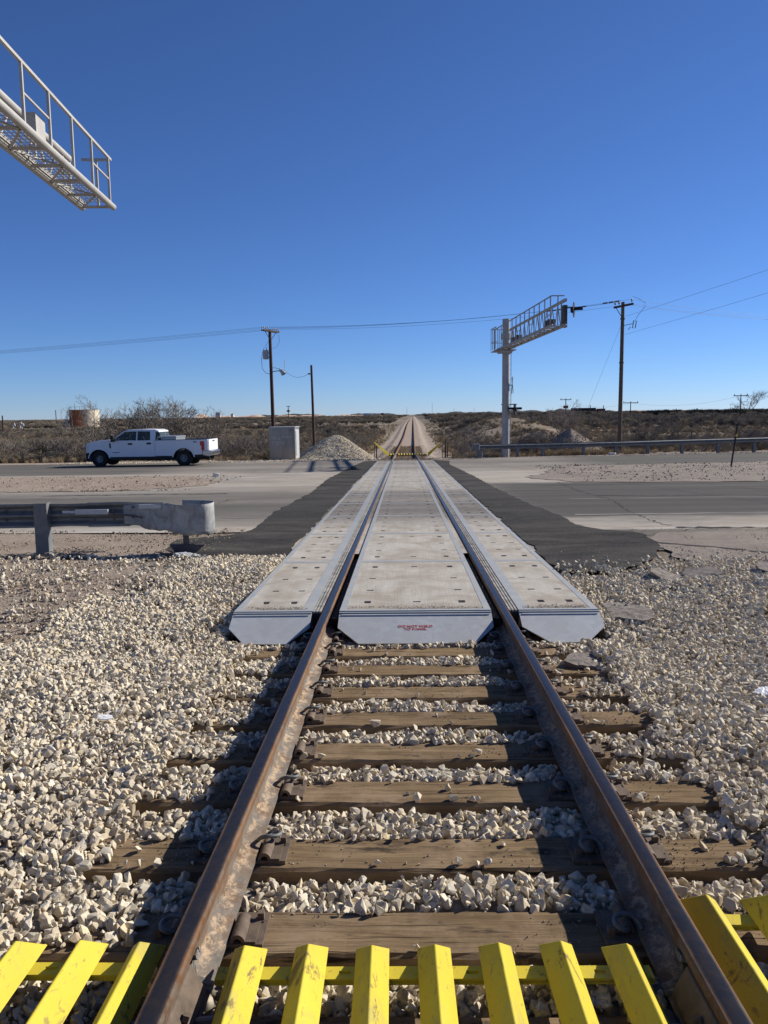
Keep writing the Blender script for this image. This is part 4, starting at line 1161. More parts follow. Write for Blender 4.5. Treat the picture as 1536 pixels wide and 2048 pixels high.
# dry weeds tangled at the post
def twig_cluster(name, label, loc, n, L, seed, flat=.25, mat='twig_bark'):
    r = random.Random(seed); mb = MB()
    for _ in range(n):
        a = r.uniform(0, 6.28); p = Vector((r.gauss(0, .25) * L, r.gauss(0, .12) * L, 0)); d = Vector((math.cos(a), math.sin(a) * .6, r.uniform(.05, flat))) * r.uniform(.3, 1) * L
        mid = p + d * .5 + Vector((r.uniform(-.1, .1), r.uniform(-.1, .1), r.uniform(0, .12))) * L
        mb.tube([p, mid, p + d], [.006 * L + .002, .004, .0015], 3, False)
    o = mb.obj(name, mat, None, loc=loc, fix=False); tag(o, label, 'dead weeds'); return o
twig_cluster('dead_weeds', 'tangle of dead twigs under the guardrail beside its left post', (-4.3, 9.6, gz0 + .0), 90, .45, 1)
twig_cluster('dead_weeds', 'dead twigs gathered left of the guardrail post', (-5.0, 9.55, gz0 + .0), 50, .45, 2)
twig_cluster('dead_weeds', 'small tuft of dead twigs beneath the curled guardrail end', (-3.05, 9.75, gz0 + .0), 40, .3, 3)

# far right guardrail
G1 = thing('guardrail', 'long steel guardrail along the far road right of the crossing', 'guardrail', (4.6, 48.9, hz(4.6, 48.9)))
inv1 = Matrix.Translation(-G1.location)
gl = [(4.45, 48.75), (4.7, 48.85), (7, 49.35), (11, 49.9), (14, 50.8), (18, 52.6), (24, 55), (32, 58), (44, 62), (60, 67)]
gp = [(x, y, -S * 49 - .02 - .006 * (y - 49) * 2 + .0045 * (x - 4)) for x, y in gl]
mb = MB(); w_beam(mb, gp, .62, -1); 
mb.v = mb.v
o = mb.obj('beam', 'guardrail_steel', G1, smooth=True); o.matrix_parent_inverse = inv1
mb = MB(); x, y, z = gp[0]
mb.box(x - .32, x + .12, y - .16, y + .2, z + .42, z + .82); mb.box(x - .05, x + .3, y + .02, y + .12, z - .1, z + .45)
o = mb.obj('end_terminal', 'guardrail_steel', G1); o.matrix_parent_inverse = inv1; bevel(o, .05, 3)
for px in (7.0, 8.6, 11.2, 13.4, 15.7, 18.3, 21.1, 24, 27, 30.5, 34):
    y = float(np.interp(px, [g_[0] for g_ in gl], [g_[1] for g_ in gl])); z = float(np.interp(px, [g_[0] for g_ in gp], [g_[2] for g_ in gp]))
    mb = MB(); ibeam(mb, px, y + .1, z - .25, z + .72, .17, .2, .02); o = mb.obj('post', 'guardrail_steel', G1); o.matrix_parent_inverse = inv1

# marker post right
mp = thing('marker_post', 'thin leaning black marker post with an orange reflector right of the near road', 'marker post', (12.95, 31.8, -S * 31.8 + .02))
mb = MB(); mb.tube([(0, 0, 0), (.18, 0, 1.66)], [.035, .035], 8); mb.obj('post', 'black_paint', mp)
mb = MB(); mb.box(.115, .185, -.042, -.030, 1.17, 1.27); mb.obj('reflector', 'reflector', mp)

# ------------------------------------------------------------------ cantilever signal structures
def cantilever(label, base, ang, L, zarm, zmast, ground, detail, hr=.98, hu=.78, mr=.25):
    """arm runs along local +x from the mast; the walkway railing stands on its right (-y)"""
    t_ = thing('signal_cantilever', label, 'signal gantry', (base[0], base[1], ground), ang, 'cantilevered railway signal structures')
    za = zarm - ground; zm = zmast - ground
    def part(mb, name, mat='mast_grey', smooth=False):
        mat = 'mast_grey_shaded' if (mat == 'mast_grey' and not detail) else mat
        return mb.obj(name, mat, t_, smooth=smooth)
    mb = MB(); mb.tube([(0, 0, -.3), (0, 0, zm)], [mr, mr * .93], 24); mb.cyl((0, 0, -.05), (0, 0, .06), .42, None, 16); part(mb, 'mast', smooth=True)
    yr, yl = -.42, .24
    back = -1.7
    for y, nm in ((yr, 'arm_tube'), (yl, 'arm_tube')):
        mb = MB(); mb.tube([(back, y, za), (L, y, za)], .068 if y == yr else .075, 14); mb.tube([(L, y, za), (L + .03, y, za), (L + .045, y, za)], [.068, .05, .01], 14); part(mb, nm, smooth=True)
    mb = MB(); mb.tube([(.2, yl, za + hu), (L - .75, yl, za + hu)], .075, 14); part(mb, 'upper_tube', smooth=True)
    # lacing between upper tube and deck
    n = int(L / 1.15)
    for k_ in range(n):
        x = .5 + k_ * (L - 1.4) / n; dx_ = (L - 1.4) / n / 2
        mb = MB(); mb.bar((x, yl, za + .05), (x + dx_, yl, za + hu - .04), .035, .035); part(mb, 'brace')
        mb = MB(); mb.bar((x + dx_, yl + .002, za + hu - .04), (x + 2 * dx_, yl + .002, za + .05), .035, .035); part(mb, 'brace')
    mb = MB(); mb.bar((L - .75, yl, za), (L - .75, yl, za + hu), .06, .06); part(mb, 'brace')
    # under-deck bracing
    n2 = int(L / .95)
    for k_ in range(n2 + 1):
        x = .15 + k_ * (L - .3) / n2
        mb = MB(); mb.bar((x, yr + .05, za - .03), (x, yl - .05, za - .03), .05, .05); part(mb, 'cross_member')
        if k_ < n2:
            x2 = .15 + (k_ + 1) * (L - .3) / n2; a = (yr + .05, yl - .05) if k_ % 2 else (yl - .05, yr + .05)
            mb = MB(); mb.bar((x, a[0], za - .045), (x2, a[1], za - .045), .04, .02); part(mb, 'diagonal')
    # grating: real bars
    mb = MB(); g0, g1 = yr + .10, yl - .10
    st = .085 if detail else .3
    xg = np.arange(.3, L - .2, .15 if detail else .4)
    for x in xg: mb.box(x, x + .006, g0, g1, za + .045, za + .058)
    for y in np.arange(g0, g1, st): mb.box(.3, L - .2, y, y + .012, za + .0585, za + .064)
    mb.box(back + .1, L - .1, g0 - .02, g0, za + .01, za + .07); mb.box(back + .1, L - .1, g1, g1 + .02, za + .01, za + .07)
    o = part(mb, 'grating', 'mast_grey'); o['kind'] = 'stuff'
    # railing
    ys = yr - .005
    P = [(back, ys, za + hr), (L - 1.05, ys, za + hr), (L - .12, ys, za + hr)]
    if not detail: pass
    mb = MB(); mb.bar((back, ys, za + hr), (L - .05, ys, za + hr), .05, .05); part(mb, 'top_rail')
    nP = int((L - back) / 1.12)
    for k_ in range(nP + 1):
        x = back + k_ * (L - .25 - back) / nP
        mb = MB(); mb.bar((x, ys, za + .02), (x, ys, za + hr - .026), .045, .045); part(mb, 'rail_post')
    for k_ in range(0, nP, 3):
        x = back + k_ * (L - .25 - back) / nP; x2 = back + (k_ + 1) * (L - .25 - back) / nP
        mb = MB(); mb.bar((x + .03, ys + .002, za + .52), (x2 - .03, ys + .002, za + .52), .03, .03); part(mb, 'mid_rail')
    mb = MB(); mb.bar((L - .05, ys + .03, za + hr), (L - .05, yl - .05, za + hr), .05, .05); mb.bar((L - .05, -.12, za + .02), (L - .05, -.12, za + hr - .03), .045, .045); part(mb, 'end_rail')
    # platform box behind the mast
    mb = MB()
    for y in (yr - .25, yl + .35):
        mb.bar((back - .02, y, za + hr), (.1, y, za + hr), .04, .04); mb.bar((back - .02, y, za + .5), (.1, y, za + .5), .03, .03)
        for x in (back, back + .55, back + 1.1, 0.0): mb.bar((x, y, za), (x, y, za + hr - .02), .035, .035)
    mb.bar((back, yr - .25, za + hr + .002), (back, yl + .35, za + hr + .002), .04, .04); mb.bar((back, yr - .25, za + .5), (back, yl + .35, za + .5), .03, .03)
    mb.bar((back, -.1, za), (back, -.1, za + hr - .02), .035, .035)
    part(mb, 'platform_railing')
    mb = MB(); mb.box(back, .35, yr - .27, yl + .37, za - .12, za - .075); part(mb, 'platform')
    mb = MB(); mb.box(-.34, .34, -.5, .34, za - .3, za - .13); mb.cyl((0, 0, za + .6), (0, 0, za + .95), .31, None, 20); part(mb, 'mast_collar')
    # ladder
    for y in (.12, .42):
        mb = MB(); mb.bar((-.42, y, .3), (-.42, y, za + .9), .035, .02); part(mb, 'ladder_rail')
    for k_ in range(int((za - .4) / .33)):
        mb = MB(); mb.cyl((-.42, .13, .5 + .33 * k_), (-.42, .41, .5 + .33 * k_), .011, None, 6); part(mb, 'ladder_rung')
    return t_, za, zm, yr, yl, part

def signal_head(t_, p, d, name='signal_head'):
    """round background and visor; d = local direction the lamp faces"""
    p = Vector(p); d = Vector(d).normalized()
    mb = MB(); mb.cyl(p, p + d * .03, .36, None, 24)
    o = mb.obj(name, 'black_paint', t_)
    b = MB(); b.tube([p - d * .14, p - d * .12, p], [.10, .14, .15], 16); b.obj('lamp_housing', 'black_paint', o)
    sd_ = d.cross(Vector((0, 0, 1))).normalized()
    v = MB(); n = 14
    for k_ in range(n + 1):
        a = math.radians(-10 + 200 * k_ / n); q = sd_ * math.cos(a) * .13 + Vector((0, 0, 1)) * math.sin(a) * .13
        v.v += [tuple(p + d * .03 + q), tuple(p + d * .42 + q)]
    for k_ in range(n): v.f.append((2 * k_, 2 * k_ + 2, 2 * k_ + 3, 2 * k_ + 1))
    vo = v.obj('visor', 'black_paint', o); md = vo.modifiers.new('s', 'SOLIDIFY'); md.thickness = .006
    l = MB(); l.cyl(p + d * .032, p + d * .045, .10, None, 20); l.obj('lens', 'lens_dark', o)

hu = .78
# near one: only its tip reaches into the picture
tipn = Vector((-6.39, 17.85)); dn = Vector((-.076, 1)).normalized(); Ln = 13.6
bn = tipn - dn * Ln
angn = math.atan2(dn.y, dn.x)
off_ = Vector((dn.y, -dn.x)) * -.42       # walkway tube is the right-hand tube
tn, za, zm, yr, yl, part = cantilever('white-grey signal gantry arm with grated walkway reaching in from the left', (bn.x + off_.x * 1.0, bn.y + off_.y), angn, Ln, 6.09, 7.9, -.12, True)
mb = MB(); mb.box(Ln - 1.15, Ln - .98, yl - .12, yl + .10, za + .40, za + .58); mb.bar((Ln - 1.1, yl, za + .58), (Ln - 1.2, yl, za + .80), .05, .05); part(mb, 'junction_box', 'galvanised')
for x in (Ln - 3.4, Ln - 5.6, Ln - 7.9):
    mb = MB(); mb.box(x, x + .45, yl - .32, yl - .10, za + .35, za + .75); mb.bar((x + .2, yl - .2, za + .05), (x + .2, yl - .2, za + .36), .05, .05); part(mb, 'signal_case', 'mast_grey')
# signals hung on the far side of the near arm
for x in (Ln - 9.5, Ln - 12.0):
    signal_head(tn, (x, yl + .45, za + .5), (0, 1, 0))
# far one
tipf = Vector((7.45, 38.7)); bf = Vector((6.57, 52.0)); df = (tipf - bf).normalized(); Lf = (tipf - bf).length
tf, za, zm, yr, yl, part = cantilever('grey signal gantry standing right of the track beyond the far road, arm over the road', (bf.x, bf.y), math.atan2(df.y, df.x), Lf, 5.63, 7.5, hz(6.57, 52), False, 1.38, 1.18, .25)
hu = 1.18
LX = Vector((math.sin(-math.atan2(df.y, df.x)), 0, 0))
wx = Matrix.Rotation(-math.atan2(df.y, df.x), 4, 'Z') @ Vector((1, 0, 0))      # world +X in local axes
wy1 = Vector((0, 0, 1)).cross(wx)
for dz, dxx in ((.72, -.05),):
    signal_head(tf, (Lf + dxx, yl + .40, za + dz), tuple(wx - wy1 * .35))
    mb = MB(); mb.bar((Lf + dxx, yl, za + dz + .12), (Lf + dxx, yl + .45, za + dz + .12), .05, .05); part(mb, 'bracket', 'black_paint')
mb = MB(); mb.box(Lf - .75, Lf - .4, yl + .02, yl + .2, za - .05, za + 1.0); part(mb, 'signal_case', 'steel_dark')
mb = MB(); mb.bar((Lf - .75, yl, za + hu), (Lf, yl, za + hu), .13, .13); part(mb, 'arm_end', 'mast_grey')
for x in (.8, 2.2, Lf - 3.8, Lf - 3.2):
    mb = MB(); mb.box(x, x + .35, yl - .1, yl + .25, za + .30, za + .62); part(mb, 'signal_case', 'steel_dark')
wy0 = Vector((0, 0, 1)).cross(wx)
# flashers low on the mast and the crossbuck edge-on
signal_head(tf, tuple(Vector((0, 0, 3.2)) + wx * .62), tuple(wx - wy0 * .25)); 
signal_head(tf, tuple(Vector((.25, 0, 3.2)) + wx * .52), tuple((-wx)))
mb = MB(); mb.bar(tuple(Vector((0, 0, 3.52)) - wx * .3), tuple(Vector((0, 0, 3.52)) + wx * .72), .06, .06); part(mb, 'flasher_arm', 'black_paint')
wy = Vector((0, 0, 1)).cross(wx)
for s_ in (-1, 1):
    mb = MB(); c_ = Vector((0, 0, 4.75)) + wx * (.42 + .012 * s_)
    a = c_ + (wy * .32 + Vector((0, 0, 1)) * s_ * .52) ; b = c_ - (wy * .32 + Vector((0, 0, 1)) * s_ * .52)
    dd = (b - a).normalized(); side = dd.cross(wx).normalized() * .11
    vs_ = [p_ + q for p_ in (a, b) for q in (side - wx * .006, side + wx * .006, -side + wx * .006, -side - wx * .006)]
    mb.add(vs_, [(0, 1, 2, 3), (7, 6, 5, 4), (0, 4, 5, 1), (1, 5, 6, 2), (2, 6, 7, 3), (3, 7, 4, 0)]); part(mb, 'crossbuck_blade', 'galvanised')
mb = MB(); mb.bar(tuple(Vector((0, 0, 4.75))), tuple(Vector((0, 0, 4.75)) + wx * .43), .05, .05); part(mb, 'bracket', 'galvanised')

# ------------------------------------------------------------------ utility poles and wires
def pole(label, x, y, ztop, r, mat='pole_wood', lean=(0, 0), base=None):
    g = hz(x, y) if base is None else base
    t_ = thing('utility_pole', label, 'utility pole', (x, y, g))
    mb = MB(); mb.tube([(0, 0, -.2), (lean[0] * .5, lean[1] * .5, (ztop - g) * .5), (lean[0], lean[1], ztop - g)], [r, r * .88, r * .75], 12); mb.obj('shaft', mat, t_, smooth=True)
    return t_, ztop - g
def insulator(t_, p, h=.16, r=.05):
    mb = MB(); p = Vector(p); mb.tube([p, p + Vector((0, 0, h * .35)), p + Vector((0, 0, h * .4)), p + Vector((0, 0, h * .8)), p + Vector((0, 0, h))], [.015, .015, r, r * .9, r * .4], 10)
    mb.obj('insulator', 'porcelain', t_, smooth=True)
# left pole with transformer
LP = (-9.95, 60.0)
t_, h_ = pole('dark wooden utility pole with a transformer can and double crossarm behind the metal cabinet', LP[0], LP[1], 7.95, .15, 'pole_wood_dark', (-.05, 0))
arm = Vector((1.0, 2.1, 0)).normalized()
pts_l = []
for q in (-1, 1):
    o_ = Vector((-arm.y, arm.x, 0)) * .09 * q
    mb = MB(); mb.bar(tuple(Vector((0, 0, h_ - .12)) - arm * 1.0 + o_), tuple(Vector((0, 0, h_ - .12)) + arm * 1.0 + o_), .09, .11); mb.obj('crossarm', 'pole_wood_dark', t_)
    for a in (-.92, -.4, .4, .92):
        insulator(t_, tuple(Vector((0, 0, h_ - .06)) + arm * a + o_), .2, .055)
for a in (-.92, -.4, .4, .92): pts_l.append(Vector((LP[0], LP[1], 7.95 - .0)) + arm * a)
for s_ in (-1, 1):
    mb = MB(); mb.bar(tuple(Vector((0, 0, h_ - .15)) + arm * s_ * .75), (0, 0, h_ - .8), .04, .02); mb.obj('arm_brace', 'pole_wood_dark', t_)
mb = MB(); mb.tube([(-.42, -.05, 5.75 - 1.487 + 2.9 - .35 + .0), (-.42, -.05, 5.75 - 1.487 + 2.9 + .27)], [.2, .21], 20); 
can_z = 6.1 - hz(*LP)
mb = MB(); mb.tube([(-.40, -.05, can_z - .33), (-.40, -.05, can_z - .30), (-.40, -.05, can_z + .27), (-.40, -.05, can_z + .30), (-.40, -.05, can_z + .33)], [.20, .215, .215, .24, .18], 20)
tc = mb.obj('transformer_can', 'transformer_grey', t_, smooth=True)
for dx_ in (-.12, .08):
    mb = MB(); b0 = Vector((-.40 + dx_, -.05, can_z + .33)); mb.tube([b0, b0 + Vector((0, 0, .06)), b0 + Vector((0, 0, .2))], [.045, .03, .02], 8); mb.obj('bushing', 'porcelain', tc)
mb = MB(); mb.box(-.2, 0, -.1, 0, can_z + .1, can_z + .16); mb.box(-.2, 0, -.1, 0, can_z - .2, can_z - .14); mb.obj('can_bracket', 'steel_dark', t_)
mb = MB(); mb.tube([(-.45, -.05, can_z + .5), (-.2, 0, can_z + .95), (.05, .1, can_z + 1.1)], .012, 5)
mb.tube([(-.62, -.05, can_z + .2), (-.72, -.05, can_z - .3), (-.70, -.05, can_z - 1.0), (-.45, 0, can_z - 1.35), (0, 0, can_z - 1.45)], .018, 5)
mb.tube([(arm.x * 1.1, arm.y * 1.1, h_ - .3), (.55, .6, h_ - .9), (.35, .3, h_ - 1.3), (0.1, 0, h_ - 1.4)], .012, 5); mb.obj('drop_wire', 'wire_black', t_, smooth=True)
lz = 4.85 - hz(*LP)
mb = MB(); mb.tube([(.1, 0, lz), (.45, -.02, lz + .05), (.62, -.05, lz + .03)], .03, 8); mb.obj('lamp_arm', 'steel_dark', t_, smooth=True)
mb = MB(); mb.tube([(.60, -.05, lz + .13), (.75, -.06, lz + .03), (.88, -.08, lz - .12), (.93, -.1, lz - .2)], [.09, .13, .19, .20], 14, False); mb.obj('lamp_shade', 'galvanised', t_, smooth=True)
mb = MB(); mb.tube([(1.0, 0, lz + .1), (1.0, 0, lz + .85)], .022, 8); mb.obj('whip_antenna', 'fibreglass_white', t_, smooth=True)
mb = MB(); mb.tube([(.12, 0, lz + .3), (.6, 0, lz + .2), (1.0, 0, lz + .05)], .018, 6); mb.obj('cable_strand', 'wire_black', t_, smooth=True)
# short pole right of it
SP = (-6.3, 55.0)
ts, hs_ = pole('short dark bare pole rising behind the pale gravel pile', SP[0], SP[1], 4.97, .10, 'pole_wood_dark', (-.08, 0))
mb = MB(); mb.box(-.32, -.17, -.03, .03, hs_ - .64, hs_ - .54); mb.obj('cable_hook', 'steel_dark', ts)
mb = MB(); mb.tube([(-.02, -.12, .0), (-.02, -.12, 1.0)], .06, 8); mb.obj('conduit', 'transformer_grey', ts)
# right pole
RP = (16.12, 60.0)
tr, hr_ = pole('weathered tall utility pole right of the signal gantry with one slanting crossarm', RP[0], RP[1], 9.50, .17, 'pole_wood', (.04, 0))
armr = Vector((.52, -1.2, 0)).normalized()
mb = MB(); mb.bar(tuple(Vector((.04, -.14, hr_ - .28)) - armr * 1.05), tuple(Vector((.04, -.14, hr_ - .28)) + armr * 1.05), .13, .14); mb.obj('crossarm', 'pole_wood_dark', tr)
pts_r = []
for a in (-.95, -.5, .92):
    p = Vector((.04, -.14, hr_ - .21)) + armr * a; insulator(tr, tuple(p), .3, .07); pts_r.append(Vector((RP[0], RP[1], 9.50 - hr_)) + p + Vector((0, 0, .28)))
mb = MB(); mb.bar(tuple(Vector((.04, -.14, hr_ - .32)) - armr * .85), (.03, -.12, hr_ - 1.25), .05, .03); mb.obj('arm_brace', 'pole_wood_dark', tr)
zc_ = hr_ - 1.7
mb = MB(); mb.bar((.05, 0, zc_), (.75, -.1, zc_ + .12), .04, .04); mb.tube([(.75, -.1, zc_ - .2), (.95, -.1, zc_ - .2), (1.02, -.1, zc_ + .32), (.82, -.1, zc_ + .34)], .035, 8, close=True)
mb.bar((.45, -.05, zc_ - .3), (.62, -.05, zc_ - .1), .05, .04); mb.obj('fused_cutout', 'steel_dark', tr)
mb = MB(); mb.tube([(.9, -.1, zc_ + .3), (1.15, -.1, zc_ + .75), (1.6, -.1, zc_ + 1.3), (1.65, -.1, zc_ + 1.6), (1.1, -.1, zc_ + 1.95), (.6, -.6, zc_ + 2.0)], .014, 5); mb.obj('jumper_wire', 'wire_black', tr, smooth=True)
mb = MB(); mb.cyl((.02, 0, 6.6), (.02, 0, 6.68), .19, None, 12); mb.cyl((.04, 0, hr_ - 1.25), (.04, 0, hr_ - 1.15), .18, None, 12); mb.obj('pole_band', 'steel_dark', tr)

def wire(label, a, b, sag, r=.013, n=24, group='overhead wires', mat='wire_black', a2=None):
    a = Vector(a); b = Vector(b); pts = []
    for i in range(n + 1):
        q = i / n; p = a.lerp(b, q); p.z -= 4 * sag * q * (1 - q); pts.append(tuple(p - a))
    mb = MB(); mb.tube(pts, r * .55, 5); o = mb.obj('overhead_wire', mat, None, smooth=True, loc=a); tag(o, label, 'wire', group); return o
ord4 = ['lowest', 'second lowest', 'second highest', 'highest']
for i, p in enumerate(pts_l):
    q = pts_r[min(i, 2)] if i < 3 else pts_r[2] + Vector((0, 0, -.5))
    tgt = [pts_r[0], pts_r[1], pts_r[2], pts_r[2] + Vector((-.3, .4, -.35))][i]
    wire('overhead wire between transformer pole and tall right pole, %s from the crossarm left end' % ORD[i + 1], p + Vector((0, 0, .1)), tgt, .45)
    wire('overhead wire running left off the transformer pole, %s from the crossarm left end' % ORD[i + 1], p + Vector((0, 0, .1)), (-64 + i * .3, 83 + .6 * i, 7.7 + .0 * i), .25)
for i, p in enumerate(pts_r):
    wire('overhead wire running right off the tall right pole, %s from the crossarm left end' % ORD[i + 1], p, (50, 78 + .7 * i, 10.2 + .3 * i), .9)
wire('upper wire climbing to the right edge from the tall right pole', (RP[0] + .2, RP[1] - .2, 8.45), (23.2, 19.0, 9.6), .15, .014)
wire('lower wire climbing to the right edge from the tall right pole', (RP[0] + .2, RP[1] - .2, 7.15), (23.6, 20.0, 8.7), .15, .014)
wire('slack cable between the transformer pole and the short dark pole', (LP[0] + 1.0, LP[1], 4.9), (SP[0] - .3, SP[1], 4.38), .35, .02)
wire('thin guy wire slanting away behind the tall right pole', (RP[0] + .1, RP[1] + .1, 8.2), (17.0, 78, -.3), .0, .014)
# spacers on the wires left of the right pole
for k_, (fr, i) in enumerate(((.92, 2), (.86, 1), (.80, 0))):
    a = pts_l[i] + Vector((0, 0, .1)); b = pts_r[i]; 
    P_ = [a.lerp(b, fr + d) - Vector((0, 0, 4 * .45 * (fr + d) * (1 - fr - d))) for d in (0, .05)]
    mb = MB(); L_ = P_[1] - P_[0]
    for q in range(3):
        mb.tube([L_ * (.05 + .32 * q), L_ * (.28 + .32 * q)], [.045, .045], 8)
    mb.tube([Vector((0, 0, 0)), L_], .02, 6)
    o = mb.obj('strain_insulator', 'steel_dark', None, loc=P_[0]); tag(o, 'dark strain insulator on the %s wire left of the tall right pole' % ('top', 'middle', 'bottom')[k_], 'insulator')

# ------------------------------------------------------------------ cabinet
cb = thing('signal_cabinet', 'aluminium signal cabinet with faded stencil marks beside the gravel pile', 'cabinet', (-8.42, 49.0, -S * 49 - .06), math.radians(-5))
mb = MB(); mb.box(0, 1.62, 0, 1.25, 0, 2.02); o = mb.obj('housing', 'cabinet_metal', cb); bevel(o, .012)
mb = MB(); mb.box(-.03, 1.65, -.03, 1.28, 2.021, 2.07); o = mb.obj('roof', 'galvanised', cb); bevel(o, .01)
mb = MB(); mb.box(.06, .80, -.018, -.001, .08, 1.95); mb.obj('door', 'cabinet_metal', cb)
mb = MB(); mb.box(.82, 1.56, -.018, -.001, .08, 1.95); mb.obj('door', 'cabinet_metal', cb)
mb = MB(); mb.cyl((1.38, -.02, 1.84), (1.38, -.05, 1.84), .04, None, 12); mb.obj('padlock_boss', 'steel_dark', cb)
mb = MB(); mb.box(1.621, 1.632, .1, 1.15, .1, 1.9); mb.box(1.633, 1.66, .2, .26, .3, 1.8); mb.obj('side_panel', 'galvanised', cb)
mb = MB(); mb.box(-.06, 1.68, -.06, 1.31, -.25, -.001); mb.obj('plinth', 'worn_pavement', cb)
rnd = random.Random(9)
mb = MB()
for zr_, x0, x1 in ((1.44, .17, 1.44), (1.33, .17, .72), (1.14, .17, .98), (1.02, .17, .98)):
    x = x0
    while x < x1:
        w_ = rnd.uniform(.03, .075)
        if rnd.random() < .74: mb.box(x, x + w_ * .75, -.0205, -.0185, zr_ - rnd.uniform(.02, .035), zr_ + rnd.uniform(.02, .035))
        x += w_ + .012
mb.obj('faded_marks', 'decal_pale', cb)

# ------------------------------------------------------------------ gravel piles
def heap(name, label, cx_, cy_, rad, h, mat, rock, ns, lo, hi, peak=1.0, sk=(0, 0), seed=1, ky=.9):
    n = 56; m = 22; mb = MB(); r = random.Random(seed)
    def H(u, a):
        q = max(0, 1 - u)
        z_ = h * (q ** peak) / 1.0
        return z_ * (1 + .09 * math.sin(3 * a + seed) * u) 
    def top(u, a):
        k_ = 1 + .10 * math.sin(2 * a + seed) + .06 * math.sin(5 * a + 2 * seed)
        x = math.cos(a) * u * rad * k_ + sk[0] * (1 - u); y = math.sin(a) * u * rad * ky * k_ + sk[1] * (1 - u)
        zz = H(u, a); zz = min(zz, h - .10 * h * (1 - min(1, u * 5)) * 0) ; 
        zz = h * (min(1, (1 - u) * 1.12) if (1 - u) * 1.12 < .8 else .8 + .2 * math.sin(min(1, ((1 - u) * 1.12 - .8) / .32) * math.pi / 2)) if mat == 'ballast_bed' else zz
        return x, y, zz
    base = Vector((cx_, cy_, hz(cx_, cy_)))
    for i in range(m + 1):
        u = i / m * 1.04
        for j in range(n):
            x, y, z_ = top(min(u, 1), 2 * math.pi * j / n)
            q = mnoise.noise(Vector((x * 2, y * 2, seed))) * .07 + mnoise.noise(Vector((x * 6, y * 6, seed))) * .03
            mb.v.append((x, y, z_ + q * min(1, u * 3) - (.15 if i == m else 0) + (hz(cx_ + x, cy_ + y) - base.z)))
    for i in range(m):
        for j in range(n): mb.f.append((i * n + j, i * n + (j + 1) % n, (i + 1) * n + (j + 1) % n, (i + 1) * n + j))
    o = mb.obj(name, mat, None, True, base); o.data.set_sharp_from_angle(angle=3.1); o['kind'] = 'stuff'; tag(o, label, 'gravel pile')
    A = rng.uniform(0, 2 * math.pi, ns); U = np.sqrt(rng.random(ns)) * 1.06
    P_ = []
    for a, u in zip(A, U):
        x, y, z_ = top(min(u, 1.0), a)
        if u > 1: x *= u; y *= u
        q = mnoise.noise(Vector((x * 2, y * 2, seed))) * .07 + mnoise.noise(Vector((x * 6, y * 6, seed))) * .03
        P_.append((cx_ + x, cy_ + y, z_ + q * min(1, u * 3) + hz(cx_ + x, cy_ + y) + .045))
    s2 = scatter(name + '_stones', P_, rrot(ns), rscl(ns, lo, hi, 1.6), ROCKS[rock], label.replace('pile', 'pile, loose stones over its slopes'), 'gravel')
heap('gravel_pile', 'pale cream gravel pile beside the road, left of the far track', -4.6, 52.0, 2.85, 1.70, 'ballast_bed', 'limestone', 16000, .03, .075, 1.0, (.1, .5), 3, 1.35)
heap('gravel_pile', 'dark pointed gravel pile behind the right guardrail', 12.75, 61.5, 3.1, 1.9, 'track_gravel', 'dull_stone', 5000, .02, .05, 1.0, (0, 0), 5)
# scattered stones at the foot of the piles and along the verge
n = 3500; X = rng.uniform(-20, -1.6, n); Y = rng.uniform(44.6, 49.5, n)
scatter('verge_stones', np.stack([X, Y, hgt(X, Y) + .03], 1), rrot(n), rscl(n, .015, .06, 2.2), ROCKS['limestone'], 'pale stones scattered on the verge by the cabinet and behind the truck')
n = 4000; X = rng.uniform(1.8, 26, n); Y = rng.uniform(46.5, 60, n)
scatter('verge_stones', np.stack([X, Y, hgt(X, Y) + .02], 1), rrot(n), rscl(n, .015, .055, 2.4), ROCKS['dull_stone'], 'dull stones scattered along the verge by the right guardrail')
# far track ballast sheet
fx = axis([(-6, 6, .5)]); fy = axis([(44.7, 90, .6), (90, 900, 6)])
XX, YY = np.meshgrid(fx, fy)
me = grid_mesh(fx, fy, 'far_track_ballast', 'track_gravel', 0, lambda X, Y: X * 0)
co = np.zeros(len(me.vertices) * 3); me.vertices.foreach_get('co', co); co = co.reshape(-1, 3)
w_ = np.interp(co[:, 1], [44.7, 52, 64, 90, 200], [.33, .38, .48, .50, .42]) * np.where(co[:, 0] > 0, 1.35, 1.0)
co[:, 0] = co[:, 0] * w_ * (1 + .12 * (vnoise(co[:, 0] * 0 + np.sign(co[:, 0]) * 9, co[:, 1], 4, 61) - .5)) + cx(co[:, 1])
xc_ = np.abs(co[:, 0] - cx(co[:, 1]))
co[:, 2] = np.where(xc_ < 1.7, zt(co[:, 1]) - .215, zt(co[:, 1]) - .215 - (xc_ - 1.7) * .40)
co[:, 2] = np.maximum(co[:, 2], hgt(co[:, 0], co[:, 1]) - .02) + .025 + .04 * vnoise(co[:, 0], co[:, 1], 1.3, 71)
co[:, 2] = np.where(xc_ < 1.5, zt(co[:, 1]) - .215, co[:, 2])
me.vertices.foreach_set('co', co.ravel()); me.update()
ftb = link('far_track_ballast', me); ftb['kind'] = 'structure'
n = 6000; X = rng.uniform(-4.6, 4.6, n); Y = 44.9 + 40 * rng.random(n) ** 1.5
z_ = np.maximum(np.where(np.abs(X) < 1.7, zt(Y) - .20, zt(Y) - .20 - (np.abs(X) - 1.7) * .40), hgt(X + cx(Y), Y)) + .02
k = ~((np.abs(np.abs(X) - .7525) < .1)); 
scatter('far_ballast_stones', np.stack([X + cx(Y), Y, z_], 1)[k], rrot(k.sum()), rscl(k.sum(), .02, .05, 1.6), ROCKS['dull_stone'], 'dull ballast stones along the far track beyond the crossing')

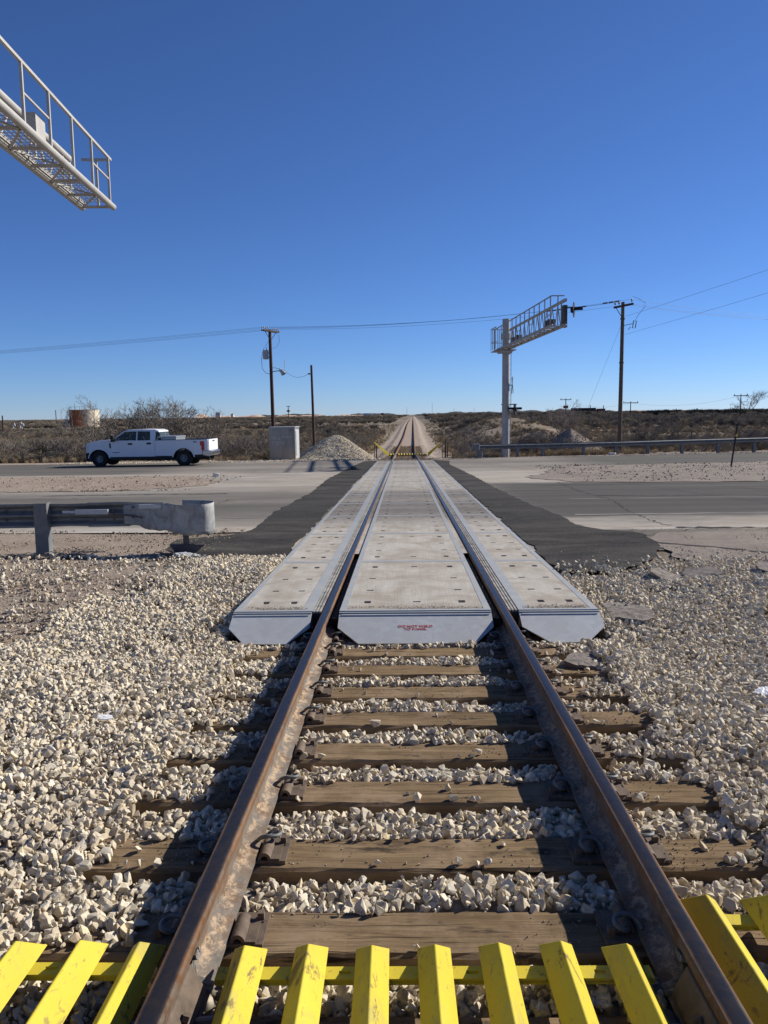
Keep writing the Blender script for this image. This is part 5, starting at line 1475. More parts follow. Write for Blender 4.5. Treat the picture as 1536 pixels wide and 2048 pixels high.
# ------------------------------------------------------------------ far track guard
G2 = thing('slatted_guard', 'yellow and black striped guard with two raised wings across the far track', 'track guard', (.11, 60.0, float(zt(60)) - .12))
gs = [-1.2 + .205 * k_ for k_ in range(14)]
for x in gs:
    if abs(abs(x) - .7525) < .09: continue
    mb = MB(); mb.prism([(-.05, 0), (-.005, .075), (.005, .075), (.05, 0)], lambda u, v, d: Vector((x + u, d, v + .0)), -1.0, .9); mb.obj('slat', 'yellow_paint', G2)
mb = MB(); mb.box(-1.3, 1.55, -1.02, -.96, -.1, -.02); mb.box(-1.3, 1.55, .9, .98, -.1, -.02); mb.obj('cross_bar', 'black_paint', G2)
for s_, xe, ze in ((-1, -2.35, 1.0), (1, 2.65, 1.0)):
    x0 = -1.3 if s_ < 0 else 1.6
    mb = MB(); a = Vector((x0, -.9, .02)); b = Vector((xe, -2.0, ze + .02)); 
    vs_ = []
    for p_, w2 in ((a, .16), (b, .035)):
        vs_ += [p_ + Vector((0, -.02, -w2)), p_ + Vector((0, .02, -w2)), p_ + Vector((0, .02, w2)), p_ + Vector((0, -.02, w2))]
    mb.add(vs_, [(0, 1, 2, 3), (7, 6, 5, 4), (0, 4, 5, 1), (1, 5, 6, 2), (2, 6, 7, 3), (3, 7, 4, 0)]); mb.obj('wing', 'yellow_paint', G2)
    mb = MB(); mb.bar(tuple(b + Vector((.02, .06, -.05))), (xe, -1.94, -.3), .05, .05); mb.obj('wing_post', 'steel_dark', G2)
def fpost(x, y, h, label, r=.05):
    g = hz(x, y); mb = MB(); mb.tube([(0, 0, -.2), (.02, 0, h)], [r, r * .9], 7); o = mb.obj('fence_post', 'post_rust', None, loc=(x, y, g)); tag(o, label, 'fence post', 'fence posts by the far track')
fpost(-2.15, 59.5, 1.0, 'dark fence post left of the striped guard')
fpost(3.02, 59.3, 1.45, 'tall dark fence post right of the striped guard', .07)
fpost(3.2, 59.8, 1.15, 'thinner dark fence post just right of the tall one by the striped guard', .04)
for k_, (x, y, h) in enumerate(((6.0, 66, 1.2), (14.8, 58.5, 1.3), (22.9, 64, 1.3), (27.5, 66, 1.3), (11.2, 61, 1.6), (11.7, 61.2, 1.5), (-13.8, 56, 1.3), (-19, 56.5, 1.2))):
    fpost(x, y, h, 'weathered fence post in the scrub, %s one from the left' % ORD[(7, 8, 0, 0, 0, 0, 0, 0)[0] and sorted([6.0, 14.8, 22.9, 27.5, 11.2, 11.7, -13.8, -19]).index(x) + 1], .045)
mb = MB(); mb.box(-.035, .035, -.02, .02, 0, .62); o = mb.obj('marker_stake', 'pole_wood', None, loc=(8.35, 50.5, hz(8.35, 50.5) + .3)); 
tag(o, 'short pale wooden stake right of the gantry mast behind the guardrail', 'stake')
mb = MB(); mb.tube([(0, 0, 0), (0, 0, 3.0)], .06, 6); o = mb.obj('gas_marker', 'dry_grass', None, loc=(18.5, 84, hz(18.5, 84))); tag(o, 'thin yellowish marker pipe in the scrub left of the tall right pole', 'marker pipe')

# ------------------------------------------------------------------ pickup truck
TL = Vector((-16.5, 40.7, -S * 41.6 - .012))
TL.x -= .12
tk = thing('pickup_truck', 'white crew-cab pickup truck with toolbox parked on the far road at left', 'pickup truck', TL)
k_ = .00497
def tx(px): return (px - 108) * k_
def tz(px, y): return ((568 - (px - 250) * .0148) - y) * k_
Wd = 2.03
def side_poly(pts): return [(tx(a), tz(a, b)) for a, b in pts]
def arc(cxp, cyp, r, a0, a1, n=14):
    c = (tx(cxp), tz(cxp, cyp)); return [(c[0] + r * math.cos(math.radians(a0 + (a1 - a0) * i / n)), c[1] + r * math.sin(math.radians(a0 + (a1 - a0) * i / n))) for i in range(n + 1)]
FW = (252, 492); RW = (1140, 476)
def P3(u, v, d): return Vector((u, d, v))
def tpart(mb, name, mat, parent=None, smooth=False, bv=0):
    o = mb.obj(name, mat, parent or tk, smooth=smooth)
    if bv: bevel(o, bv, 3)
    return o
# lower body: front fender + doors + cab sides with wheel arch
zr1 = tz(400, 468)
front = side_poly([(122, 330), (118, 365), (122, 415)]) + [(tx(160), tz(160, 428))] + arc(*FW, .53, 168, 12) + [(tx(372), zr1), (tx(838), tz(838, 458)), (tx(838), tz(838, 288)), (tx(600), tz(600, 291)), (tx(385), tz(385, 292)), (tx(372), tz(372, 284)), (tx(260), tz(260, 296)), (tx(150), tz(150, 316))]
mb = MB(); mb.prism(front, P3, 0, Wd); body = tpart(mb, 'body', 'white_paint', bv=.035)
# hood bulge
mb = MB(); mb.prism(side_poly([(150, 322), (150, 312), (240, 294), (372, 280), (392, 292), (380, 300)]), P3, .22, Wd - .22); tpart(mb, 'hood', 'white_paint', bv=.03)
# cab greenhouse: tapering in towards the roof
def frustum(mb, low, high, y_in_low, y_in_high):
    n = len(low)
    vs_ = [Vector((u, y_in_low, v)) for u, v in low] + [Vector((u, y_in_high, v)) for u, v in high]
    return vs_
gh = [(385, 290), (515, 196), (560, 180), (700, 174), (840, 176), (880, 190), (905, 290)]
def ycab(v_, side):          # side inset grows with height
    z0_ = tz(600, 292); z1_ = tz(600, 176); q = max(0, min(1, (v_ - z0_) / (z1_ - z0_))); ins = .03 + .17 * q
    return ins if side < 0 else Wd - ins
def cab_prism(poly, mb, push=0.0):
    P_ = side_poly(poly); n = len(P_)
    vs_ = [Vector((u, ycab(v, -1) - push, v)) for u, v in P_] + [Vector((u, ycab(v, 1) + push, v)) for u, v in P_]
    mb.add(vs_, [tuple(range(n))[::-1], tuple(range(n, 2 * n))] + [(i, (i + 1) % n, (i + 1) % n + n, i + n) for i in range(n)])
# frame around windows built as roof + pillars so that the glass is real
mb = MB(); cab_prism([(500, 205), (515, 196), (560, 180), (700, 174), (840, 176), (880, 190), (884, 204), (800, 197), (655, 196), (560, 200)], mb); tpart(mb, 'roof', 'white_paint', bv=.02)
def pillar(poly, name):
    for sdn in (-1, 1):
        P_ = side_poly(poly); n = len(P_); mb = MB()
        vs_ = [Vector((u, ycab(v, sdn), v)) for u, v in P_] + [Vector((u, ycab(v, sdn) + (.07 if sdn < 0 else -.07), v)) for u, v in P_]
        mb.add(vs_, [tuple(range(n)), tuple(range(2 * n - 1, n - 1, -1))] + [(i, (i + 1) % n, (i + 1) % n + n, i + n) for i in range(n)])
        tpart(mb, name, 'white_paint')
pillar([(385, 291), (402, 291), (520, 205), (510, 200)], 'pillar')
pillar([(646, 291), (658, 291), (658, 195), (648, 195)], 'pillar')
pillar([(795, 291), (848, 291), (848, 194), (792, 194)], 'pillar')
pillar([(848, 291), (906, 291), (884, 196), (848, 194)], 'rear_pillar') if False else None
def glass(poly, name='window', ins=.03):
    for sdn in (-1, 1):
        P_ = side_poly(poly); n = len(P_); mb = MB()
        vs_ = [Vector((u, ycab(v, sdn) + (ins if sdn < 0 else -ins), v)) for u, v in P_]; vs2 = [p_ + Vector((0, .006 if sdn < 0 else -.006, 0)) for p_ in vs_]
        mb.add(vs_ + vs2, [tuple(range(n)), tuple(range(2 * n - 1, n - 1, -1))] + [(i, (i + 1) % n, (i + 1) % n + n, i + n) for i in range(n)])
        tpart(mb, name, 'window_glass')
glass([(405, 292), (520, 206), (560, 201), (647, 197), (647, 300), (430, 300)])
glass([(657, 197), (793, 196), (797, 284), (790, 292), (657, 292)])
glass([(848, 196), (884, 204), (905, 290), (848, 290)])
# window rubber surrounds
for poly in ([(420, 300), (520, 209), (640, 201), (642, 300)],):
    pass
# windshield and rear window
P_ = side_poly([(392, 288), (512, 201)]); mb = MB()
a0 = P_[0]; a1 = P_[1]
mb.add([(a0[0], .1, a0[1]), (a0[0], Wd - .1, a0[1]), (a1[0], Wd - .24, a1[1]), (a1[0], .24, a1[1]), (a0[0] + .006, .1, a0[1]), (a0[0] + .006, Wd - .1, a0[1]), (a1[0] + .006, Wd - .24, a1[1]), (a1[0] + .006, .24, a1[1])],
       [(0, 1, 2, 3), (7, 6, 5, 4), (0, 4, 5, 1), (1, 5, 6, 2), (2, 6, 7, 3), (3, 7, 4, 0)]); tpart(mb, 'windshield', 'window_glass')
P_ = side_poly([(905, 288), (885, 205)]); a0, a1 = P_; mb = MB()
mb.add([(a0[0], .1, a0[1]), (a0[0], Wd - .1, a0[1]), (a1[0], Wd - .24, a1[1]), (a1[0], .24, a1[1]), (a0[0] - .006, .1, a0[1]), (a0[0] - .006, Wd - .1, a0[1]), (a1[0] - .006, Wd - .24, a1[1]), (a1[0] - .006, .24, a1[1])],
       [(0, 1, 2, 3), (7, 6, 5, 4), (0, 4, 5, 1), (1, 5, 6, 2), (2, 6, 7, 3), (3, 7, 4, 0)]); tpart(mb, 'rear_window', 'window_glass')
mb = MB(); mb.box(tx(838), tx(905), 0.02, Wd - .02, tz(870, 452), tz(870, 290)); tpart(mb, 'cab_back', 'white_paint', bv=.02)
# seats
for xs_ in (585, 740):
    for y0_ in (.3, 1.15):
        mb = MB(); mb.box(tx(xs_), tx(xs_) + .14, y0_, y0_ + .55, tz(600, 292) - .1, tz(600, 225)); mb.box(tx(xs_) + .02, tx(xs_) + .10, y0_ + .15, y0_ + .4, tz(600, 225), tz(600, 208)); tpart(mb, 'seat', 'seat_cloth', bv=.03)
mb = MB(); mb.box(tx(400), tx(470), .15, Wd - .15, tz(430, 300), tz(430, 284)); tpart(mb, 'dashboard', 'truck_black')
c_ = Vector((tx(515), .55, tz(515, 262))); mb = MB()
mb.tube([c_ + Vector((math.sin(a) * .05, math.cos(a) * .19, math.sin(a) * .17)) for a in np.linspace(0, 2 * math.pi, 20, endpoint=False)], .016, 6, close=True); tpart(mb, 'steering_wheel', 'truck_black')
# doors proud of the body
def door(poly, hx, hz_):
    for sdn in (-1, 1):
        y = (-.008, .0) if sdn < 0 else (Wd, Wd + .008)
        mb = MB(); mb.prism(side_poly(poly), P3, y[0] if sdn < 0 else y[0], y[1]); o = tpart(mb, 'door', 'white_paint')
        o.modifiers.new('b', 'BEVEL').width = .004
        yh = -.045 if sdn < 0 else Wd + .01
        mb = MB(); mb.box(tx(hx), tx(hx + 44), yh, yh + .035, tz(hx, hz_) - .045, tz(hx, hz_) + .045); tpart(mb, 'handle', 'truck_black', o, bv=.01)
door([(390, 306), (625, 300), (632, 455), (394, 462)], 563, 327)
door([(632, 300), (800, 297), (828, 310), (828, 452), (640, 455)], 760, 321)
mb = MB(); mb.box(tx(396), tx(468), -.013, -.0085, tz(430, 419), tz(430, 413)); tpart(mb, 'door_badge', 'decal_dark')
# bed
bed_p = side_poly([(852, 290), (1300, 280), (1340, 278), (1395, 276), (1402, 290), (1400, 392), (1336, 394), (1334, 432), (1245, 437)]) + arc(*RW, .535, 18, 162) + side_poly([(1030, 450), (852, 448)])
for sdn in (-1, 1):
    mb = MB(); mb.prism(bed_p, P3, (0 if sdn < 0 else Wd - .12), (.12 if sdn < 0 else Wd)); tpart(mb, 'bed_side', 'white_paint', bv=.03)
mb = MB(); mb.box(tx(852), tx(1395), .12, Wd - .12, tz(1100, 420), tz(1100, 405)); tpart(mb, 'bed_floor', 'truck_black')
mb = MB(); mb.box(tx(852), tx(868), .12, Wd - .12, tz(1100, 420), tz(860, 292)); tpart(mb, 'bed_front', 'white_paint')
mb = MB(); mb.box(tx(1392), tx(1410), .05, Wd - .05, tz(1400, 392), tz(1400, 277)); o = tpart(mb, 'tailgate', 'white_paint', bv=.015)
mb = MB(); mb.box(tx(1410), tx(1414), .8, 1.2, tz(1400, 300), tz(1400, 290)); tpart(mb, 'handle', 'truck_black', o)
# bed rail cap
for y in (.0, Wd - .14):
    mb = MB(); mb.prism(side_poly([(852, 291), (852, 286), (1395, 272), (1395, 277)]), P3, y + .01, y + .13); tpart(mb, 'rail_cap', 'truck_black')
# wheel arch flares
for cxp, cyp, r in ((*FW, .535), (*RW, .54)):
    for y in (-.022, Wd - .02):
        c = (tx(cxp), tz(cxp, cyp)); mb = MB(); n = 18
        for i in range(n):
            a = math.radians(8 + 164 * i / n); b = math.radians(8 + 164 * (i + 1) / n)
            q = [(c[0] + rr * math.cos(w_), c[1] + rr * math.sin(w_)) for rr, w_ in ((r, a), (r + .05, a), (r + .05, b), (r, b))]
            mb.prism(q, P3, y, y + .04)
        tpart(mb, 'wheel_arch', 'white_paint')
        mb = MB(); 
        for i in range(n):
            a = math.radians(2 + 176 * i / n); b = math.radians(2 + 176 * (i + 1) / n)
            q = [(c[0] + rr * math.cos(w_), c[1] + rr * math.sin(w_)) for rr, w_ in ((r - .03, a), (r, a), (r, b), (r - .03, b))]
            mb.prism(q, P3, .01 if y < 0 else Wd - .5, .5 if y < 0 else Wd - .01)
        tpart(mb, 'arch_liner', 'truck_black')
# tail lamps, head lamps, bumpers, rocker, mirror, chassis
for y0_, y1_ in ((-.012, .18), (Wd - .18, Wd + .012)):
    mb = MB(); mb.prism(side_poly([(1316, 297), (1362, 296), (1364, 388), (1330, 392), (1330, 345), (1318, 340)]), P3, y0_, y1_ ); tpart(mb, 'tail_lamp', 'tail_lamp', bv=.008)
    mb = MB(); mb.prism(side_poly([(117, 340), (150, 338), (146, 372), (136, 402), (121, 404)]), P3, y0_ + .0, y1_); tpart(mb, 'head_lamp', 'head_lamp', bv=.01)
mb = MB(); mb.box(tx(112), tx(120), .25, Wd - .25, tz(115, 415), tz(115, 335)); tpart(mb, 'grille', 'truck_black')
mb = MB(); mb.prism(side_poly([(108, 424), (155, 424), (172, 440), (178, 500), (120, 518), (112, 470)]), P3, -.01, Wd + .01); tpart(mb, 'front_bumper', 'truck_black', bv=.03)
mb = MB(); mb.prism(side_poly([(1340, 398), (1420, 394), (1432, 400), (1430, 440), (1405, 452), (1340, 440)]), P3, .0, Wd); tpart(mb, 'rear_bumper', 'chrome', bv=.02)
mb = MB(); mb.prism(side_poly([(1240, 438), (1392, 428), (1392, 455), (1250, 466)]), P3, .05, Wd - .05); tpart(mb, 'bumper_skirt', 'truck_black')
mb = MB(); mb.prism(side_poly([(366, 464), (1040, 452), (1040, 476), (372, 494)]), P3, .0, .10); mb.prism(side_poly([(366, 464), (1040, 452), (1040, 476), (372, 494)]), P3, Wd - .1, Wd); tpart(mb, 'rocker_panel', 'truck_black')
mb = MB(); mb.box(tx(200), tx(1390), .45, .6, tz(700, 500), tz(700, 460)); mb.box(tx(200), tx(1390), Wd - .6, Wd - .45, tz(700, 500), tz(700, 460)); tpart(mb, 'chassis', 'truck_black')
for y0_ in (-.28, Wd + .06):
    mb = MB(); mb.box(tx(398), tx(430), y0_, y0_ + .22, tz(410, 305), tz(410, 240)); mb.box(tx(405), tx(425), y0_ + (.2 if y0_ < 0 else -.06), y0_ + (.32 if y0_ < 0 else .02), tz(410, 296), tz(410, 288)); tpart(mb, 'mirror', 'truck_black', bv=.02)
mb = MB(); mb.prism(side_poly([(362, 322), (380, 320), (384, 372), (366, 368)]), P3, -.006, .0); tpart(mb, 'fender_vent', 'decal_dark')
# tool box in the bed: a lidded chest
mb = MB(); mb.box(tx(872), tx(1062), .14, Wd - .14, tz(960, 330), tz(960, 262)); tb = tpart(mb, 'toolbox', 'toolbox_metal', bv=.01)
mb = MB(); mb.box(tx(868), tx(1066), .10, Wd - .10, tz(960, 261), tz(960, 246)); tpart(mb, 'lid', 'toolbox_metal', tb, bv=.008)
# wheels
def wheel(cxp, cyp, y, outer):
    r = .415; c = Vector((tx(cxp), y, r))
    w_ = thing('x', 'x', 'x'); bpy.data.objects.remove(w_)
    mb = MB(); prof_ = [(.20, -.12), (.35, -.135), (.395, -.12), (.415, -.09), (.415, .09), (.395, .12), (.35, .135), (.20, .12)]; n = 40
    for i in range(n):
        a = 2 * math.pi * i / n
        for rr, yy in prof_: mb.v.append((c.x + rr * math.cos(a), c.y + yy, c.z + rr * math.sin(a)))
    m = len(prof_)
    for i in range(n):
        for j in range(m - 1): mb.f.append((i * m + j, i * m + j + 1, ((i + 1) % n) * m + j + 1, ((i + 1) % n) * m + j))
    wh = tpart(mb, 'wheel', 'tyre_rubber', smooth=True)
    s_ = -1 if outer < 0 else 1
    rim = MB(); 
    for i in range(n):
        a = 2 * math.pi * i / n
        for rr, yy in ((.235, .10), (.21, .095), (.19, .03), (.11, .02), (.085, .07), (.07, .10), (.0, .10)): rim.v.append((c.x + rr * math.cos(a), c.y + s_ * yy, c.z + rr * math.sin(a)))
    for i in range(n):
        for j in range(6):
            rim.f.append((i * 7 + j, i * 7 + j + 1, ((i + 1) % n) * 7 + j + 1, ((i + 1) % n) * 7 + j))
    rim.obj('rim', 'rim_metal', wh, smooth=True)
    hl = MB()
    for i in range(8):
        a = 2 * math.pi * i / 8; hl.cyl((c.x + .155 * math.cos(a), c.y + s_ * .032, c.z + .155 * math.sin(a)), (c.x + .155 * math.cos(a), c.y + s_ * .028, c.z + .155 * math.sin(a)), .022, None, 8)
    hl.obj('rim_holes', 'truck_black', wh)
for cxp, cyp in (FW, RW):
    wheel(cxp, cyp, .14, -1); wheel(cxp, cyp, Wd - .14, 1)
mb = MB(); mb.cyl((tx(FW[0]), .2, .4), (tx(FW[0]), Wd - .2, .4), .06, None, 8); mb.cyl((tx(RW[0]), .2, .4), (tx(RW[0]), Wd - .2, .4), .07, None, 8); tpart(mb, 'axle', 'truck_black')
m_ = Matrix.Translation((tx(1264), -.0015, tz(1264, 304))) @ Matrix.Rotation(math.pi / 2, 4, 'X')
text_mesh('decal_lettering', '4X4', .115, 'decal_dark', tk, m_, .001, .004)
tk.rotation_euler = (0, 0, math.radians(0.0))

# ------------------------------------------------------------------ rusty tank
TK = (-87.5, 216.0); zb_ = -.75
tt_ = thing('storage_tank', 'rusty round storage tank with a side stairway beyond the scrub at left', 'tank', (TK[0], TK[1], zb_))
mb = MB(); n = 64
mb.tube([(0, 0, 0), (0, 0, 1.6), (0, 0, 1.62), (0, 0, 3.2), (0, 0, 3.52), (0, 0, 4.75)], [3.9, 3.9, 3.93, 3.9, 3.93, 3.9], n); mb.obj('shell', 'tank_rust', tt_, smooth=True)
mb = MB(); mb.tube([(0, 0, 4.75), (0, 0, 4.83), (0, 0, 5.05)], [4.0, 4.0, .4], n); mb.obj('roof', 'decal_pale', tt_, smooth=True)
mb = MB()
for a in np.linspace(math.radians(185), math.radians(330), 9):
    mb.bar((3.85 * math.cos(a), 3.85 * math.sin(a), 4.8), (3.85 * math.cos(a), 3.85 * math.sin(a), 5.6), .06, .06)
A_ = np.linspace(math.radians(185), math.radians(330), 24)
for a, b in zip(A_, A_[1:]): mb.bar((3.85 * math.cos(a), 3.85 * math.sin(a), 5.6), (3.85 * math.cos(b), 3.85 * math.sin(b), 5.6), .06, .06)
mb.obj('roof_railing', 'steel_dark', tt_)
for y in (-.5, .4):
    mb = MB(); mb.bar((-5.7, y, 0), (-4.3, y, 4.2), .14, .14); mb.bar((-5.7, y, 1.0), (-4.3, y, 5.2), .07, .07); mb.bar((-4.3, y, 4.2), (-4.3, y, 5.4), .07, .07); mb.obj('stair_stringer', 'decal_pale', tt_)
for k_ in range(13):
    q = k_ / 13; x = -5.7 + 1.4 * q; mb = MB(); mb.box(x - .12, x + .12, -.45, .35, 4.2 * q, 4.2 * q + .04); mb.obj('stair_tread', 'steel_dark', tt_)
mb = MB(); mb.box(-4.6, -3.7, -.6, .5, 4.2, 4.27); mb.obj('landing', 'steel_dark', tt_)
mb = MB(); mb.box(-3.5, -2.9, -2.9, -2.2, 1.1, 1.9); mb.obj('hatch', 'steel_dark', tt_)
mb = MB(); mb.cyl((1.8, 0, 4.9), (1.8, 0, 7.3), .09, None, 8); mb.cyl((-2.6, 0, 4.9), (-2.6, 0, 6.6), .05, None, 8); mb.obj('vent_pipe', 'steel_dark', tt_)
# earth berm under it
mb = MB()
for i in range(9):
    for j in range(40):
        a = 2 * math.pi * j / 40; u = i / 8; r_ = 4.6 + 5.5 * u; 
        mb.v.append((TK[0] + r_ * 1.4 * math.cos(a) - .8, TK[1] + r_ * math.sin(a), zb_ + .02 - 1.1 * u * u - .0 + .12 * mnoise.noise(Vector((r_ * math.cos(a) * .7, r_ * math.sin(a) * .7, 3)))))
for i in range(8):
    for j in range(40): mb.f.append((i * 40 + j, i * 40 + (j + 1) % 40, (i + 1) * 40 + (j + 1) % 40, (i + 1) * 40 + j))
mb.f.append(tuple(range(40)))
o = mb.obj('earth_berm', 'spoil_sand'); o['kind'] = 'structure'
for k_, (x, y) in enumerate(((-99.5, 200), (-97.5, 200.5), (-105, 215))):
    mb = MB(); mb.tube([(0, 0, -.5), (0, 0, 1.0), (.3, 0, 1.25), (.5, 0, .6)], .18, 8); o = mb.obj('vent_stub', 'far_white', None, loc=(x, y, hz(x, y) + .5)); tag(o, 'small white pipe stub in the scrub left of the rusty tank, %s of three' % ORD[k_ + 1], 'pipe')

# ------------------------------------------------------------------ far poles, towers, horizon things
def far_pole(label, x, y, z0_, z1_, r=.14, arm_=1.2, tr_=False, mat='pole_wood_dark'):
    t2 = thing('utility_pole', label, 'utility pole', (x, y, z0_), 0, 'distant utility poles')
    mb = MB(); mb.tube([(0, 0, -.5), (0, 0, z1_ - z0_)], [r, r * .8], 8); mb.obj('shaft', mat, t2)
    if arm_:
        mb = MB(); mb.bar((-arm_, 0, z1_ - z0_ - .3), (arm_, 0, z1_ - z0_ - .3), .18, .2); mb.obj('crossarm', mat, t2)
        for q in (-arm_ * .9, 0, arm_ * .9): mb = MB(); mb.cyl((q, 0, z1_ - z0_ - .2), (q, 0, z1_ - z0_ + .15), .09, None, 6); mb.obj('insulator', mat, t2)
    if tr_:
        for q in (-.45, .45): mb = MB(); mb.cyl((q, 0, z1_ - z0_ - 3.1), (q, 0, z1_ - z0_ - 2.2), .35, None, 12); mb.obj('transformer_can', mat, t2)
def FP(px, Y): return (px - 810 + .0) * Y / 1580 - .08
def FZ(py, px, Y): return 1.487 + (830.2 - (px - 768) * .014 - py) * Y / 1580
for px, yt, Y, kw, lab in ((113, 820, 260, {'arm_': 0}, 'distant thin pole left of the rusty tank'),
                           (581, 812, 420, {'arm_': 1.0, 'tr_': True}, 'distant pole right of the transformer pole on the horizon'),
                           (1130, 798, 260, {'arm_': 3.6 / 2, 'tr_': True}, 'distant pole with two transformer cans above a bare tree right of the gantry'),
                           (1257, 804, 235, {'arm_': 2.2}, 'distant pole with crossarm just right of the tall right pole'),
                           (1471, 790, 210, {'arm_': 3.0 / 1.6}, 'distant pole with crossarm left of the round bare tree'),
                           (1534, 792, 225, {'arm_': 1.6}, 'distant pole with crossarm at the right edge'),
                           (1178, 810, 380, {'arm_': 0}, 'distant short pole behind the dark cylindrical tank'),
                           (1204, 811, 380, {'arm_': 0}, 'distant short pole right of the dark cylindrical tank'),
                           (4, 831, 150, {'arm_': 0}, 'distant dark pipe frame at the left edge')):
    far_pole(lab, FP(px, Y), Y, hz(FP(px, Y), Y), FZ(yt, px, Y), .15 * max(1, Y / 260), **kw)
for px, yt, Y, lab in ((867, 805, 3200, 'tall thin mast on the horizon right of the far track'), (817, 815, 3000, 'thin mast on the horizon above the far track'), (910, 817, 3300, 'short thin mast on the horizon, second right of the far track'),
                       (950, 815, 3400, 'short thin mast on the horizon left of the gantry'), (1104, 815, 3300, 'thin mast on the horizon right of the gantry mast'), (1452, 811, 3000, 'thin mast on the horizon left of the round bare tree')):
    x = FP(px, Y); mb = MB(); z1_ = FZ(yt, px, Y); mb.tube([(0, 0, 0), (0, 0, z1_ + 2)], [.55, .4], 5); o = mb.obj('radio_mast', 'mast_side_dark', None, loc=(x, Y, -1)); tag(o, lab, 'mast', 'masts on the horizon')
wire('faint distant wire left of the round bare tree', (FP(1257, 235), 235, FZ(806, 1257, 235)), (FP(1471, 210), 210, FZ(792, 1471, 210)), 1.6, .03, 16, 'distant wires')
wire('faint distant wire left of the tall right pole', (FP(1130, 260), 260, FZ(800, 1130, 260)), (FP(1257, 235), 235, FZ(806, 1257, 235)), 1.8, .03, 16, 'distant wires')
wire('faint distant wire at the right edge', (FP(1471, 210), 210, FZ(792, 1471, 210)), (FP(1534, 225), 225, FZ(794, 1534, 225)), .8, .03, 16, 'distant wires')
mb = MB(); mb.tube([(-7.5, 0, 0), (-7.4, 0, 0), (7.4, -6, 0), (7.5, -6, 0)], [1.2, 1.75, 1.75, 1.2], 20); o = mb.obj('cylindrical_tank', 'black_tank', None, True, (FP(1163, 520), 520, hz(FP(1163, 520), 520) + 2.2)); tag(o, 'dark horizontal cylindrical tank in the scrub right of the gantry', 'tank')
Yc = 530; mb = MB()
x0 = FP(1178, Yc); mb.box(0, 10, 0, 3, -.6, 2.0)
mb2 = MB(); mb2.box(.2, 9.8, -.2, 0, .2, 1.4)
rt_ = thing('red_container', 'long low dull red container beside the dark cylindrical tank', 'container', (x0, Yc, hz(x0, Yc) + 1.2)); mb.obj('shell', 'red_tank', rt_); mb2.obj('side_panel', 'red_tank', rt_)

def ridge(name, px0, px1, Y, h, mat, seed, rough_=.5, depth=120):
    X0 = FP(px0, Y); X1 = FP(px1, Y); n = 60; m = 6; mb = MB(); b0 = hz((X0 + X1) / 2, Y) - 1.0
    for i in range(m + 1):
        v = i / m; pr = math.sin(math.pi * min(1, max(0, v))) ** .6
        for j in range(n + 1):
            u = j / n; e = min(1, u * 7, (1 - u) * 7) ** .8
            q = .5 + rough_ * (mnoise.noise(Vector((u * 6 + seed, seed, v))) + .5 * mnoise.noise(Vector((u * 17, seed, v))))
            mb.v.append((X0 + (X1 - X0) * u, Y + depth * v, b0 + (h + 1.0) * pr * e * max(.15, q) * 1.5))
    for i in range(m):
        for j in range(n): mb.f.append((i * (n + 1) + j, i * (n + 1) + j + 1, (i + 1) * (n + 1) + j + 1, (i + 1) * (n + 1) + j))
    o = mb.obj(name, mat, None, True); o.data.set_sharp_from_angle(angle=3.1); o['kind'] = 'structure'
ridge('spoil_mound', 376, 470, 1500, 5.0, 'spoil_sand', 1, .8)
ridge('spoil_mound', 440, 590, 1450, 3.6, 'spoil_sand', 2, .5)
ridge('spoil_mound', 560, 720, 1500, 4.2, 'spoil_sand', 3, .6)
ridge('spoil_mound', 640, 800, 1300, 2.2, 'spoil_sand', 4, .4)
ridge('hills', 690, 800, 2300, 9.5, 'far_dark', 5, .15)
ridge('hills', 500, 660, 2600, 8.5, 'far_dark', 6, .3)
ridge('hills', 880, 1010, 2500, 9, 'far_dark', 7, .25)
ridge('hills', 1000, 1250, 2600, 13, 'far_dark', 8, .45)
ridge('spoil_mound', 1240, 1420, 700, 1.4, 'spoil_sand', 9, .6, 60)
for k_, (px, Y, w_, h_) in enumerate(((768, 1400, 6, 3.5), (440, 1500, 8, 9), (735, 1420, 22, 3.2), (468, 1500, 5, 6))):
    b = thing('far_building', 'tiny pale industrial building on the horizon, %s of four from the left' % ORD[{768: 4, 440: 1, 735: 3, 468: 2}[px]], 'building', (FP(px, Y), Y, hz(FP(px, Y), Y)))
    mb = MB(); mb.box(-w_ / 2, w_ / 2, 0, 8, 0, h_ + 1); mb.obj('wall', 'far_white' if px != 768 else 'far_dark', b)
    mb = MB(); mb.prism([(-w_ / 2 - .3, h_ + 1), (w_ / 2 + .3, h_ + 1), (0, h_ + 2.2)], lambda u, v, d: Vector((u, d, v)), -.3, 8.3); mb.obj('roof', 'far_dark', b)

